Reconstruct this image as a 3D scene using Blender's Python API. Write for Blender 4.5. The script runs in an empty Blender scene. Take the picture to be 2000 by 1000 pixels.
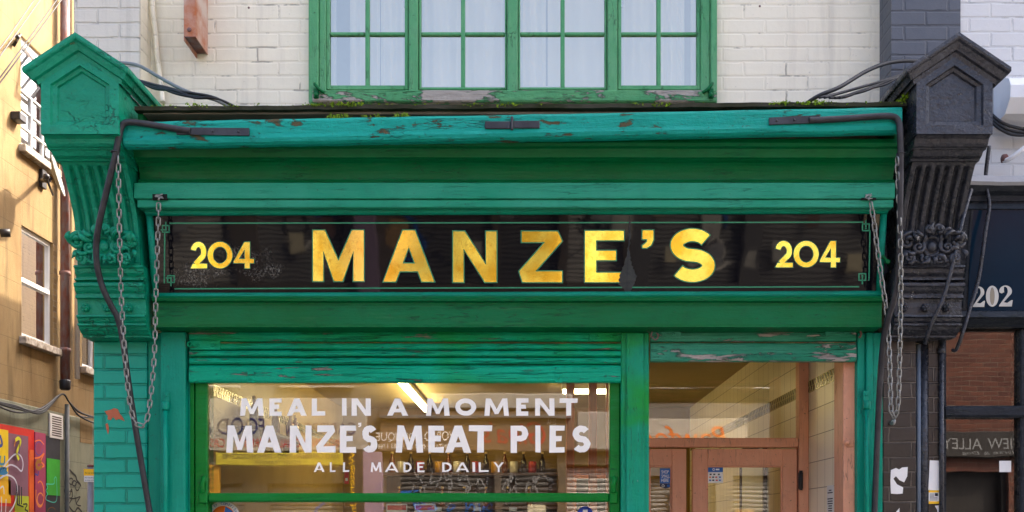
import bpy, bmesh, math, random
from mathutils import Vector, Matrix
from mathutils.geometry import tessellate_polygon
random.seed(7)
R = math.radians
sc = bpy.context.scene
# ------------------------------------------------------------------ camera, sky, sun, exposure
D, F, CX, CY, EYE = 5.2, 2012.0, 1040.0, 1030.0, 1.6      # metres to the pier plane, focal length in photo pixels, vanishing point, eye height
cd = bpy.data.cameras.new('camera'); cam = bpy.data.objects.new('camera', cd); sc.collection.objects.link(cam)
cam.location = (0, -D, EYE); cam.rotation_euler = (R(90), 0, 0)
cd.sensor_width = 36; cd.lens = 36 * F / 2000; cd.shift_x = (1000 - CX) / 2000; cd.shift_y = (CY - 500) / 2000
cd.clip_end = 500; cd.clip_start = .05
sc.camera = cam
SUN_EL, SUN_AZ = 45.0, 40.0          # azimuth measured from +X towards +Y (behind the shop)
w = bpy.data.worlds.new('World'); sc.world = w; w.use_nodes = True
nt = w.node_tree; bg = nt.nodes['Background']
sky = nt.nodes.new('ShaderNodeTexSky'); sky.sky_type = 'NISHITA'; sky.sun_disc = False
sky.sun_elevation = R(SUN_EL); sky.sun_rotation = R(90 - SUN_AZ)
sky.air_density = 0.6; sky.dust_density = 8.0; sky.ozone_density = .7
nt.links.new(sky.outputs[0], bg.inputs[0]); bg.inputs[1].default_value = 0.15
sd = bpy.data.lights.new('sun', 'SUN'); sd.energy = 2.0; sd.angle = R(.5); sd.color = (1, .86, .66)
so = bpy.data.objects.new('sun', sd); sc.collection.objects.link(so)
sv = Vector((math.cos(R(SUN_AZ)) * math.cos(R(SUN_EL)), math.sin(R(SUN_AZ)) * math.cos(R(SUN_EL)), math.sin(R(SUN_EL))))
so.rotation_euler = sv.to_track_quat('Z', 'Y').to_euler(); so.location = (10, 5, 15)
sc.view_settings.view_transform = 'Standard'; sc.view_settings.look = 'None'
sc.view_settings.exposure = 2.58; sc.view_settings.gamma = 1; sc.view_settings.use_curve_mapping = False
sc.cycles.max_bounces = 8; sc.cycles.transparent_max_bounces = 16
sc.cycles.use_denoising = True

# ------------------------------------------------------------------ measuring helpers
def K(Y): return (Y + D) / F
def PX(px, Y): return (px - CX) * K(Y)
def PZ(py, Y): return EYE + (CY - py) * K(Y)
def P(px, py, Y): return Vector((PX(px, Y), Y, PZ(py, Y)))
def srgb(r, g, b):
    f = lambda c: (c / 255 / 12.92) if c / 255 <= .04045 else ((c / 255 + .055) / 1.055) ** 2.4
    return (f(r), f(g), f(b))

# ------------------------------------------------------------------ objects
COL = sc.collection
def thing(name, label, cat, loc=(0, 0, 0), group=None):
    o = bpy.data.objects.new(name, None); COL.objects.link(o); o.location = loc; o.empty_display_size = .1
    o['label'] = label; o['category'] = cat
    if group: o['group'] = group
    return o
def wloc(o): return Vector(o.location) if o.parent is None else Vector((0, 0, 0))      # parts are modelled in world coordinates
class MB:
    def __init__(s): s.bm = bmesh.new()
    def face(s, pts, smooth=False, mi=0):
        try:
            f = s.bm.faces.new([s.bm.verts.new(p) for p in pts]); f.smooth = smooth; f.material_index = mi; return f
        except ValueError: return None
    def box(s, x0, x1, y0, y1, z0, z1, bev=0.0, seg=1, mat=None):
        m = Matrix.Translation(((x0 + x1) / 2, (y0 + y1) / 2, (z0 + z1) / 2)) @ Matrix.Diagonal((abs(x1 - x0), abs(y1 - y0), abs(z1 - z0), 1))
        if mat is not None: m = mat @ m
        r = bmesh.ops.create_cube(s.bm, size=1, matrix=m)
        if bev > 0:
            es = list({e for v in r['verts'] for e in v.link_edges})
            bmesh.ops.bevel(s.bm, geom=es, offset=bev, segments=seg, affect='EDGES', profile=.5)
        return s
    def sweep(s, prof, x0, x1, dz0=0., dz1=0., smooth=False, n=1, wob=0.0, caps=True):
        rows = []
        for i in range(n + 1):
            t = i / n; x = x0 + (x1 - x0) * t; dz = dz0 + (dz1 - dz0) * t
            if 0 < i < n: dz += random.uniform(-wob, wob)
            rows.append([s.bm.verts.new((x, y, z + dz)) for y, z in prof])
        m = len(prof)
        for a, b in zip(rows, rows[1:]):
            for j in range(m):
                f = s.bm.faces.new((a[j], a[(j + 1) % m], b[(j + 1) % m], b[j])); f.smooth = smooth
        if caps:
            s.bm.faces.new([s.bm.verts.new(v.co) for v in rows[0]]); s.bm.faces.new([s.bm.verts.new(v.co) for v in rows[-1]])
        return s
    def tube(s, pts, r, seg=8, closed=False, cap=True, flat=1.0):
        pts = [Vector(p) for p in pts]; n = len(pts)
        rs = r if isinstance(r, (list, tuple)) else [r] * n
        tang = []
        for i in range(n):
            a = pts[(i - 1) % n] if (closed or i > 0) else pts[i]; b = pts[(i + 1) % n] if (closed or i < n - 1) else pts[i]
            t = (b - a); tang.append(t.normalized() if t.length > 1e-9 else Vector((0, 0, 1)))
        up = Vector((0, 1, 0)) if abs(tang[0].y) < .8 else Vector((1, 0, 0))
        rings = []
        for i in range(n):
            t = tang[i]; up = (up - t * up.dot(t))
            up = up.normalized() if up.length > 1e-6 else t.orthogonal().normalized()
            sd_ = t.cross(up)
            rings.append([s.bm.verts.new(pts[i] + (up * math.cos(2 * math.pi * j / seg) * flat + sd_ * math.sin(2 * math.pi * j / seg)) * rs[i]) for j in range(seg)])
        rng = range(n if closed else n - 1)
        for i in rng:
            a, b = rings[i], rings[(i + 1) % n]
            for j in range(seg):
                f = s.bm.faces.new((a[j], a[(j + 1) % seg], b[(j + 1) % seg], b[j])); f.smooth = True
        if cap and not closed:
            s.bm.faces.new(rings[0][::-1]); s.bm.faces.new(rings[-1])
        return s
    def ball(s, c, rx, ry=None, rz=None, seg=12):
        m = Matrix.Translation(c) @ Matrix.Diagonal((rx, ry or rx, rz or rx, 1))
        r = bmesh.ops.create_uvsphere(s.bm, u_segments=seg, v_segments=max(6, seg // 2), radius=1, matrix=m)
        for v in r['verts']:
            for f in v.link_faces: f.smooth = True
        return s
    def ring(s, c, R_, r, ax='y', seg=20, rseg=8, sx=1.0, sz=1.0):
        pts = []
        for i in range(seg):
            a = 2 * math.pi * i / seg
            if ax == 'y': pts.append(Vector(c) + Vector((math.cos(a) * R_ * sx, 0, math.sin(a) * R_ * sz)))
            elif ax == 'x': pts.append(Vector(c) + Vector((0, math.cos(a) * R_ * sx, math.sin(a) * R_ * sz)))
            else: pts.append(Vector(c) + Vector((math.cos(a) * R_, math.sin(a) * R_, 0)))
        return s.tube(pts, r, rseg, closed=True)
    def lathe(s, prof, c, seg=16, ax='z'):
        rows = []
        for r, h in prof:
            row = []
            for j in range(seg):
                a = 2 * math.pi * j / seg
                p = Vector((math.cos(a) * r, math.sin(a) * r, h)) if ax == 'z' else Vector((math.cos(a) * r, h, math.sin(a) * r)) if ax == 'y' else Vector((h, math.cos(a) * r, math.sin(a) * r))
                row.append(s.bm.verts.new(Vector(c) + p))
            rows.append(row)
        for a, b in zip(rows, rows[1:]):
            for j in range(seg):
                f = s.bm.faces.new((a[j], a[(j + 1) % seg], b[(j + 1) % seg], b[j])); f.smooth = True
        s.bm.faces.new(rows[0][::-1]); s.bm.faces.new(rows[-1]); return s
    def poly(s, contours, n, thick=0.0):
        """flat filled shape with holes from 3-D contours; optional thickness against the normal n"""
        vs = [Vector(p) for c in contours for p in c]
        tri = tessellate_polygon([[Vector(p) for p in c] for c in contours])
        bv = [s.bm.verts.new(v) for v in vs]
        for t in tri:
            try: s.bm.faces.new([bv[i] for i in t])
            except ValueError: pass
        if thick:
            k = 0
            for c in contours:
                m = len(c)
                for i in range(m):
                    a, b = Vector(c[i]), Vector(c[(i + 1) % m])
                    s.face([a, b, b - n * thick, a - n * thick])
        return s
    def ribbon(s, pts, wd, n):
        pts = [Vector(p) for p in pts]; L = []; m = len(pts)
        for i in range(m):
            t = (pts[min(i + 1, m - 1)] - pts[max(i - 1, 0)])
            t = t.normalized() if t.length > 1e-9 else Vector((1, 0, 0))
            q = t.cross(n).normalized() * wd / 2
            L.append((s.bm.verts.new(pts[i] + q), s.bm.verts.new(pts[i] - q)))
        for a, b in zip(L, L[1:]):
            try: s.bm.faces.new((a[0], a[1], b[1], b[0]))
            except ValueError: pass
        return s
    def mesh(s, name, mats):
        bmesh.ops.recalc_face_normals(s.bm, faces=s.bm.faces[:])
        me = bpy.data.meshes.new(name); s.bm.to_mesh(me); s.bm.free()
        for m in (mats if isinstance(mats, (list, tuple)) else [mats]): me.materials.append(m)
        return me
def part(name, mb, mats, parent, label=None):
    me = mb.mesh(name, mats) if isinstance(mb, MB) else mb
    o = bpy.data.objects.new(name, me); COL.objects.link(o); o.parent = parent
    o.matrix_parent_inverse = Matrix.Translation(-wloc(parent))
    if label: o['label'] = label
    return o
def solo(name, mb, mats, label, cat, group=None, kind=None):
    me = mb.mesh(name, mats) if isinstance(mb, MB) else mb
    xs = [v.co for v in me.vertices]
    c = Vector(((min(v.x for v in xs) + max(v.x for v in xs)) / 2, (min(v.y for v in xs) + max(v.y for v in xs)) / 2, min(v.z for v in xs)))
    me.transform(Matrix.Translation(-c))
    o = bpy.data.objects.new(name, me); COL.objects.link(o); o.location = c
    if kind: o['kind'] = kind
    if kind != 'structure':
        if label: o['label'] = label
        if cat: o['category'] = cat
    elif label: o['label'] = label
    if group: o['group'] = group
    return o
def copy_thing(o, loc, label=None):
    def rec(q, par):
        c = q.copy(); COL.objects.link(c); c.parent = par
        for ch in q.children: rec(ch, c)
        return c
    c = rec(o, None); c.location = loc
    if label: c['label'] = label
    return c
def smooth(pts, n=8):
    pts = [Vector(p) for p in pts]; out = []
    for i in range(len(pts) - 1):
        p0 = pts[max(i - 1, 0)]; p1 = pts[i]; p2 = pts[i + 1]; p3 = pts[min(i + 2, len(pts) - 1)]
        for j in range(n):
            t = j / n
            out.append(.5 * ((2 * p1) + (p2 - p0) * t + (2 * p0 - 5 * p1 + 4 * p2 - p3) * t * t + (3 * p1 - p0 - 3 * p2 + p3) * t ** 3))
    out.append(pts[-1]); return out
def text(name, s, origin, u, v, mat, parent, width=None, height=.1, shear=0., bold=0.0, thick=0.0, align='LEFT'):
    """built-in font, filled flat lettering: origin = lower left, u = reading direction, v = up"""
    c = bpy.data.curves.new(name, 'FONT'); c.body = s; c.size = 1; c.shear = shear; c.offset = bold; c.resolution_u = 4; c.extrude = thick
    t = bpy.data.objects.new(name, c); COL.objects.link(t)
    bpy.context.view_layer.update()
    me = bpy.data.meshes.new_from_object(t.evaluated_get(bpy.context.evaluated_depsgraph_get()))
    bpy.data.objects.remove(t); bpy.data.curves.remove(c)
    if not me.vertices: return None
    x0 = min(q.co.x for q in me.vertices); x1 = max(q.co.x for q in me.vertices); y0 = min(q.co.y for q in me.vertices); y1 = max(q.co.y for q in me.vertices)
    sx = (width / (x1 - x0)) if width else height / (y1 - y0); sy = height / (y1 - y0)
    u = Vector(u).normalized(); v = Vector(v).normalized(); n = u.cross(v); o = Vector(origin)
    for q in me.vertices: q.co = o + u * (q.co.x - x0) * sx + v * (q.co.y - y0) * sy + n * q.co.z
    me.materials.clear(); me.materials.append(mat)
    return part(name, me, mat, parent) if parent is not None else me
def wall(mp, u0, u1, v0, v1, holes, depth, thick):
    """a wall face cut by rectangular holes; mp(u, v, d) -> point, d = distance behind the face; depth = reveal depth"""
    mb = MB()
    us = sorted({u0, u1, *[h[0] for h in holes], *[h[1] for h in holes]}); vs = sorted({v0, v1, *[h[2] for h in holes], *[h[3] for h in holes]})
    us = [q for q in us if u0 <= q <= u1]; vs = [q for q in vs if v0 <= q <= v1]
    ins = lambda u, v: any(h[0] < u < h[1] and h[2] < v < h[3] for h in holes)
    for a, b in zip(us, us[1:]):
        for c, d in zip(vs, vs[1:]):
            if ins((a + b) / 2, (c + d) / 2): continue
            mb.face([mp(a, c, 0), mp(b, c, 0), mp(b, d, 0), mp(a, d, 0)]); mb.face([mp(a, c, thick), mp(a, d, thick), mp(b, d, thick), mp(b, c, thick)])
    for a, b, c, d in holes:
        for p, q in (((a, c), (b, c)), ((b, c), (b, d)), ((b, d), (a, d)), ((a, d), (a, c))):
            mb.face([mp(*p, 0), mp(*q, 0), mp(*q, thick), mp(*p, thick)])
    for p, q in (((u0, v0), (u1, v0)), ((u1, v0), (u1, v1)), ((u1, v1), (u0, v1)), ((u0, v1), (u0, v0))):
        mb.face([mp(*p, 0), mp(*q, 0), mp(*q, thick), mp(*p, thick)])
    bmesh.ops.remove_doubles(mb.bm, verts=mb.bm.verts[:], dist=1e-5)
    return mb

# ------------------------------------------------------------------ materials
class G:
    def __init__(s, name):
        s.m = bpy.data.materials.new(name); s.m.use_nodes = True; s.t = s.m.node_tree; s.t.nodes.clear()
        s.out = s.t.nodes.new('ShaderNodeOutputMaterial'); s.c = s.n('ShaderNodeTexCoord').outputs['Object']
    def n(s, t, ins=None, **at):
        q = s.t.nodes.new(t)
        for k, v in at.items(): setattr(q, k, v)
        for k, v in (ins or {}).items():
            if isinstance(v, bpy.types.NodeSocket): s.t.links.new(v, q.inputs[k])
            else:
                i = q.inputs[k]
                if i.type == 'RGBA' and len(v) == 3: v = (*v, 1)
                i.default_value = v
        return q
    def M(s, op, a, b=0.0, c=None):
        d = {0: a, 1: b}
        if c is not None: d[2] = c
        return s.n('ShaderNodeMath', d, operation=op).outputs[0]
    def mix(s, f, a, b, mode='MIX'):
        return s.n('ShaderNodeMix', {0: f, 6: a, 7: b}, data_type='RGBA', blend_type=mode).outputs[2]
    def map(s, scale, loc=(0, 0, 0), rot=(0, 0, 0), src=None):
        return s.n('ShaderNodeMapping', {'Vector': src or s.c, 'Scale': scale, 'Location': loc, 'Rotation': rot}).outputs[0]
    def noise(s, vec, scale, detail=4, rough=.55, dist=0.0):
        return s.n('ShaderNodeTexNoise', {'Vector': vec, 'Scale': scale, 'Detail': detail, 'Roughness': rough, 'Distortion': dist}).outputs['Fac']
    def step(s, f, a, b):
        return s.n('ShaderNodeMapRange', {0: f, 1: a, 2: b, 3: 0.0, 4: 1.0}, clamp=True).outputs[0]
    def bump(s, h, strength=.3, dist=.01, nrm=None):
        d = {'Height': h, 'Strength': strength, 'Distance': dist}
        if nrm: d['Normal'] = nrm
        return s.n('ShaderNodeBump', d).outputs[0]
    def bsdf(s, col, rough=.5, nrm=None, metal=0.0, spec=.5, coat=0.0, **extra):
        d = {'Base Color': col, 'Roughness': rough, 'Metallic': metal, 'Specular IOR Level': spec, 'Coat Weight': coat}
        if nrm: d['Normal'] = nrm
        d.update(extra)
        b = s.n('ShaderNodeBsdfPrincipled', d); s.t.links.new(b.outputs[0], s.out.inputs[0]); return b
def paint(name, col, col2, rough=.4, chips=None, bump=.25, stroke=(3, 25, 25), seed=0., spec=.18, fine=40, green=None, cracks=.5, under=None):
    """old layered gloss paint: brush strokes, drifting tone, older coats showing, cracks along the grain and flakes. chips = (threshold, colour, scale vector)"""
    g = G(name); loc = (seed, seed * 1.7, seed * .6)
    big = g.noise(g.map((1, 1, 1), loc), 2.6, 5, .6); mid = g.noise(g.map(stroke, loc), 2.2, 6, .65); blot = g.noise(g.map((1, 1, 1), (loc[0] + 3, 1, 2)), 9, 5, .65)
    c = g.mix(g.step(g.M('ADD', g.M('MULTIPLY', big, .6), g.M('MULTIPLY', mid, .4)), .38, .62), col, col2)
    if green: c = g.mix(g.M('MULTIPLY', g.step(g.noise(g.map((1.2, 1, 2.2), (seed + 5, 3, 1)), 1.7, 4), .48, .66), .85), c, green)
    c = g.mix(g.M('MULTIPLY', g.step(blot, .55, .75), .40), c, under or tuple(q * .55 + .002 for q in col))
    c = g.mix(g.M('MULTIPLY', g.step(mid, .60, .72), .30), c, tuple(min(1, q * 1.35 + .05) for q in col2))
    spk = g.noise(g.map((1, 1, 1), loc), 55, 3, .6); c = g.mix(g.M('MULTIPLY', g.step(spk, .66, .72), .6), c, (.03, .05, .03))
    fb = g.noise(g.map((1, 1, 1), loc), fine, 4, .6)
    h = g.M('ADD', g.M('MULTIPLY', fb, .5), g.M('ADD', g.M('MULTIPLY', g.noise(g.map(stroke, loc), 5, 4, .6), .6), g.M('MULTIPLY', blot, .9)))
    r = g.M('ADD', rough, g.M('MULTIPLY', g.M('SUBTRACT', mid, .5), .3))
    if cracks:
        rn = g.M('ABSOLUTE', g.M('SUBTRACT', g.noise(g.map(tuple(q * .42 for q in stroke), (loc[2], loc[0] + 2, loc[1])), 2.6, 4, .6, .25), .5))
        gate = g.step(g.noise(g.map((1, 1, 1), (loc[1], 7, loc[0])), 3.1, 3), .50, .60)
        ck = g.M('MULTIPLY', g.M('MULTIPLY', g.M('SUBTRACT', 1.0, g.step(rn, .004, .012)), gate), cracks)
        c = g.mix(ck, c, (.012, .02, .014)); h = g.M('SUBTRACT', h, g.M('MULTIPLY', ck, 1.2))
    if chips:
        th, cc, sv_ = chips
        nn = g.noise(g.map(sv_, loc), 1, 9, .68, .3)
        k = g.step(nn, th, th + .012)
        edge = g.M('SUBTRACT', g.step(nn, th - .03, th - .005), k)
        wood = g.mix(g.noise(g.map((4, 40, 60), loc), 3, 4), cc, tuple(q * .45 for q in cc))
        c = g.mix(g.M('MULTIPLY', edge, .55), c, tuple(q * .25 for q in col))
        c = g.mix(k, c, wood); h = g.M('SUBTRACT', h, g.M('MULTIPLY', k, 1.0)); r = g.M('ADD', r, g.M('MULTIPLY', k, .35))
    g.bsdf(c, r, g.bump(h, min(1.0, bump * 1.6), .010), spec=spec); return g.m
def plain(name, col, rough=.6, var=.15, scale=6, bump=.15, metal=0.0, spec=.4, bscale=60, col2=None, stretch=(1, 1, 1), bd=.004):
    g = G(name); a = g.noise(g.map(stretch), scale, 5, .6)
    c2 = col2 or tuple(q * (1 - 2.2 * var) for q in col)
    g.bsdf(g.mix(g.step(a, .35, .7), col, c2), g.M('ADD', rough, g.M('MULTIPLY', g.M('SUBTRACT', a, .5), .2)), g.bump(g.noise(g.map(stretch), bscale, 4), bump, bd), metal, spec); return g.m
def brick(name, col, mort, rough=.6, bw=.225, bh=.0755, ms=.008, bump=.6, var=.10, dirt=None, bricktone=None, spec=.35, off=(0, 0, 0), wob=.008, chips=None, jointmix=.9, crack=.5, streak=0.0):
    g = G(name); sp = g.n('ShaderNodeSeparateXYZ', {0: g.c}); nn = g.n('ShaderNodeSeparateXYZ', {0: g.n('ShaderNodeNewGeometry').outputs['True Normal']})
    side = g.M('GREATER_THAN', g.M('ABSOLUTE', nn.outputs[0]), .5)
    u = g.M('ADD', g.M('MULTIPLY', sp.outputs[0], g.M('SUBTRACT', 1.0, side)), g.M('MULTIPLY', sp.outputs[1], side))
    wz = g.M('ADD', sp.outputs[2], g.M('MULTIPLY', g.M('SUBTRACT', g.noise(g.map((1, 1, 1)), 9, 3), .5), wob * 1.5))
    wu = g.M('ADD', u, g.M('MULTIPLY', g.M('SUBTRACT', g.noise(g.map((1, 1, 1), (4, 4, 4)), 14, 3), .5), wob * 2))
    vec = g.n('ShaderNodeCombineXYZ', {0: g.M('ADD', wu, off[0]), 1: g.M('ADD', wz, off[2]), 2: 0.0}).outputs[0]
    b = g.n('ShaderNodeTexBrick', {'Vector': vec, 'Color1': (1, 1, 1), 'Color2': (0, 0, 0), 'Mortar': (.5, .5, .5), 'Scale': 1.0, 'Mortar Size': ms, 'Mortar Smooth': .55, 'Bias': 0.0, 'Brick Width': bw, 'Row Height': bh}, offset=.5)
    joint = b.outputs['Fac']; tone = b.outputs['Color']
    c2 = bricktone or tuple(q * (1 - var) for q in col)
    c = g.mix(g.M('MULTIPLY', g.n('ShaderNodeSeparateColor', {0: tone}).outputs[0], 1.0), col, c2)
    big = g.noise(g.map((1, 1, .6)), 1.6, 6, .65)
    if dirt: c = g.mix(g.M('MULTIPLY', g.step(big, .5, .78), .7), c, dirt)
    if streak: c = g.mix(g.M('MULTIPLY', g.step(g.noise(g.map((7, 7, .5), (1, 2, 3)), 1.6, 6, .65), .52, .74), streak), c, tuple(q * .62 for q in mort))
    sp2 = g.noise(g.map((1, 1, 1)), 45, 4, .7)
    brk = g.step(g.noise(g.map((1, 1, 1), (9, 2, 5)), 7, 4), .3, .6)
    c = g.mix(g.M('MULTIPLY', g.M('MULTIPLY', joint, brk), jointmix), c, mort)
    ck = g.M('MULTIPLY', g.step(joint, .75, .95), g.step(g.noise(g.map((1, 1, 1), (2, 8, 3)), 5, 5, .7), .54, .62)); c = g.mix(g.M('MULTIPLY', ck, crack), c, tuple(q * .28 for q in mort))
    c = g.mix(g.M('MULTIPLY', g.step(sp2, .66, .74), .5), c, tuple(q * .4 for q in mort))
    h = g.M('ADD', g.M('MULTIPLY', g.M('SUBTRACT', 1.0, joint), 1.0), g.M('ADD', g.M('MULTIPLY', sp2, .22), g.M('MULTIPLY', g.noise(g.map((1, 1, 1)), 16, 4), .5)))
    if chips:
        k = g.step(g.noise(g.map((1, 1, 1.3), (3, 1, 8)), chips[2], 7, .6), chips[0], chips[0] + .012)
        c = g.mix(k, c, chips[1]); h = g.M('SUBTRACT', h, g.M('MULTIPLY', k, .5))
    g.bsdf(c, g.M('ADD', rough, g.M('MULTIPLY', g.M('SUBTRACT', sp2, .5), .25)), g.bump(h, bump, .007), spec=spec); return g.m
def glass(name, tint=(1, 1, 1), mult=1.0, rough=0.0, add=0.0, dirt=.02, coat=(1, 1, 1)):
    g = G(name)
    fr = g.n('ShaderNodeFresnel', {'IOR': 1.52}).outputs[0]
    wv = g.bump(g.noise(g.map((1, 1, 1)), 2.2, 2), .02, .02)
    gl = g.n('ShaderNodeBsdfGlossy', {'Color': coat, 'Roughness': rough, 'Normal': wv}).outputs[0]
    tr = g.n('ShaderNodeBsdfTransparent', {'Color': tint}).outputs[0]
    df = g.n('ShaderNodeBsdfDiffuse', {'Color': (.6, .58, .52)}).outputs[0]
    a = g.n('ShaderNodeMixShader', {0: g.M('MULTIPLY', g.step(g.noise(g.map((1, 1, 1)), 3, 6, .7), .4, .8), dirt), 1: tr, 2: df}).outputs[0]
    b = g.n('ShaderNodeMixShader', {0: g.M('MINIMUM', g.M('ADD', g.M('MULTIPLY', fr, mult), add), 1.0), 1: a, 2: gl}).outputs[0]
    g.t.links.new(b, g.out.inputs[0]); return g.m
def lamp_mat(name, col, strength):
    g = G(name); e = g.n('ShaderNodeEmission', {'Color': col, 'Strength': strength}); g.t.links.new(e.outputs[0], g.out.inputs[0]); return g.m
TEAL = srgb(10, 140, 114); TEAL2 = srgb(0, 122, 94); GREEN = srgb(0, 104, 62); GREEN2 = srgb(4, 120, 78)
WOOD = srgb(168, 148, 134)
m_rail = paint('rail_paint', srgb(8, 142, 124), srgb(18, 154, 138), .38, (.60, srgb(96, 88, 62), (7, 20, 26)), .5, (2, 18, 18), 1.)
m_teal = paint('teal_paint', TEAL, TEAL2, .36, (.70, WOOD, (7, 18, 22)), .35, (2.5, 20, 20), 2.)
m_board = paint('lintel_paint', srgb(50, 152, 122), srgb(24, 142, 108), .4, (.715, srgb(40, 60, 46), (3, 30, 40)), .3, (1.6, 20, 30), 3.)
m_deep = paint('deep_green_paint', srgb(0, 104, 60), srgb(0, 94, 44), .33, (.74, srgb(30, 50, 36), (6, 20, 26)), .25, (2, 16, 18), 4.)
m_frame = paint('bright_green_paint', srgb(0, 114, 34), srgb(2, 120, 50), .32, None, .25, (2, 18, 18), 5.)
m_pil = paint('pilaster_paint', srgb(0, 134, 108), srgb(8, 146, 120), .36, (.73, srgb(150, 165, 150), (16, 16, 9)), .3, (20, 20, 2), 6.)
m_mull = paint('mullion_paint', srgb(0, 140, 100), srgb(8, 144, 116), .36, (.73, srgb(180, 185, 175), (20, 20, 12)), .3, (20, 20, 2), 7., green=srgb(20, 140, 44))
m_shut = paint('shutter_paint', srgb(2, 170, 130), srgb(0, 152, 114), .42, (.615, WOOD, (2.6, 24, 30)), .8, (1.2, 14, 30), 8., green=srgb(16, 142, 62))
m_shut2 = paint('worn_shutter_paint', srgb(70, 150, 122), srgb(34, 128, 96), .5, (.54, srgb(196, 184, 174), (3, 14, 18)), .9, (1.4, 14, 30), 9.)
m_cons = paint('console_paint', srgb(0, 134, 100), srgb(0, 146, 112), .42, (.70, srgb(190, 195, 120), (9, 9, 9)), .7, (6, 9, 9), 10., fine=40, spec=.32)
m_ugreen = paint('upper_window_paint', srgb(100, 162, 116), srgb(76, 150, 100), .45, (.72, srgb(120, 110, 80), (12, 12, 5)), .4, (14, 14, 3), 11.)
m_sill = paint('peeling_sill_paint', srgb(92, 158, 108), srgb(70, 146, 96), .55, (.50, srgb(186, 180, 170), (3.2, 6, 12)), .8, (2, 14, 14), 12.)
m_black = paint('black_paint', srgb(34, 36, 42), srgb(50, 52, 60), .28, (.675, srgb(190, 185, 178), (10, 10, 8)), .55, (7, 9, 9), 13., fine=40, spec=.5)
m_nblack = paint('neighbour_black_paint', srgb(30, 34, 40), srgb(38, 44, 52), .28, None, .3, (3, 16, 16), 14.)
m_door = paint('brown_door_paint', srgb(226, 164, 132), srgb(214, 150, 118), .42, None, .2, (18, 18, 2), 15.)
m_iron = plain('black_iron', srgb(58, 58, 62), .48, .12, 14, .35, .3, .5, 50, col2=srgb(40, 38, 40))
m_chain = plain('galvanised_chain', srgb(158, 158, 154), .42, .15, 60, .2, .75, .5)
m_rust = plain('rusty_steel', srgb(196, 178, 164), .75, .2, 7, .6, 0, .3, 40, col2=srgb(170, 86, 30))
m_rustp = plain('rusty_pipe_paint', srgb(120, 110, 112), .7, .2, 6, .5, 0, .3, 30, col2=srgb(120, 62, 42), stretch=(3, 3, 1))
m_slab = plain('weathered_felt', srgb(62, 60, 50), .95, .2, 8, .8, 0, .1, 40, col2=srgb(36, 40, 22))
m_soffit = plain('grey_soffit_board', srgb(118, 110, 100), .85, .18, 4, .4, 0, .2, 30, stretch=(1, 8, 8))
m_moss = plain('moss_green', srgb(128, 160, 36), .95, .2, 14, .5, 0, .1, 90, col2=srgb(70, 92, 20))
m_leaf = plain('weed_leaf', srgb(120, 150, 40), .7, .1, 30, .1, 0, .2)
m_white = brick('white_painted_brick', srgb(236, 229, 206), srgb(214, 204, 184), .55, bump=.38, var=.03, dirt=srgb(220, 210, 190), jointmix=.22, crack=.6, streak=.35)
m_butt = brick('grey_white_painted_brick', srgb(212, 206, 192), srgb(176, 168, 156), .55, bh=.0765, bump=.8, var=.04, dirt=srgb(196, 192, 184), jointmix=.3, crack=.6, streak=.4)
m_dgrey = brick('slate_painted_brick', srgb(86, 90, 98), srgb(60, 62, 68), .5, bh=.076, bump=.7, var=.08, dirt=srgb(104, 106, 112), jointmix=.35, crack=.3)
m_lgrey = brick('pale_grey_painted_brick', srgb(208, 208, 206), srgb(186, 186, 186), .55, bump=.5, var=.03, dirt=srgb(196, 195, 194), jointmix=.5, crack=.4)
m_gbrick = brick('green_painted_brick', srgb(0, 156, 132), srgb(0, 124, 98), .34, bh=.0752, bw=.2255, bump=.95, var=.05, dirt=srgb(0, 136, 106), spec=.3, off=(.02, 0, .01))
m_kbrick = brick('black_glazed_brick', srgb(50, 46, 44), srgb(96, 88, 80), .22, bh=.0752, bump=.95, var=.2, dirt=srgb(40, 36, 34), spec=.5, ms=.006)
m_redbrick = brick('red_brick', srgb(104, 62, 48), srgb(110, 98, 86), .85, bump=.5, var=.3, bricktone=srgb(80, 46, 38))
m_yelbrick = brick('stock_brick', srgb(168, 140, 92), srgb(150, 140, 122), .85, bump=.5, var=.3, bricktone=srgb(120, 96, 62))
m_terracotta = plain('bare_red_brick', srgb(186, 106, 76), .85, .08, 8, .4, 0, .2)
m_signglass = None
m_gold = None
m_lineg = plain('sign_green_line', srgb(44, 140, 104), .35, .05)
m_cable = plain('black_cable', srgb(38, 40, 44), .5, .1)
m_gcable = plain('grey_conduit', srgb(120, 128, 128), .55, .1)
m_white_pl = plain('white_plastic', srgb(232, 232, 230), .4, .03)
m_wpaint = plain('white_gloss_frame', srgb(226, 228, 230), .4, .04)
m_letter = plain('white_letter_paint', srgb(250, 245, 234), .6, .02)
m_paper = plain('white_paper', srgb(232, 230, 226), .8, .03, bump=.3, bscale=12)
m_yel = plain('yellow_print', srgb(250, 196, 30), .6, .03)
m_ink = plain('dark_ink', srgb(40, 40, 46), .7, .03)
m_blue = plain('blue_print', srgb(20, 96, 176), .5, .03)
m_red = plain('red_print', srgb(206, 40, 40), .5, .03)
m_orange = plain('orange_print', srgb(238, 120, 40), .5, .03)
m_glass = glass('window_glass', (.90, .92, .86), 2.1, 0.0, .04, .012)
m_glass_up = glass('upper_window_glass', (1, .975, .90), 1.6, 0.0, .38, .02, (1, .94, .78))
m_darkglass = glass('far_window_glass', (.6, .65, .7), 2.2, 0.0, .12, .03)
m_tile = None
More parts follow.
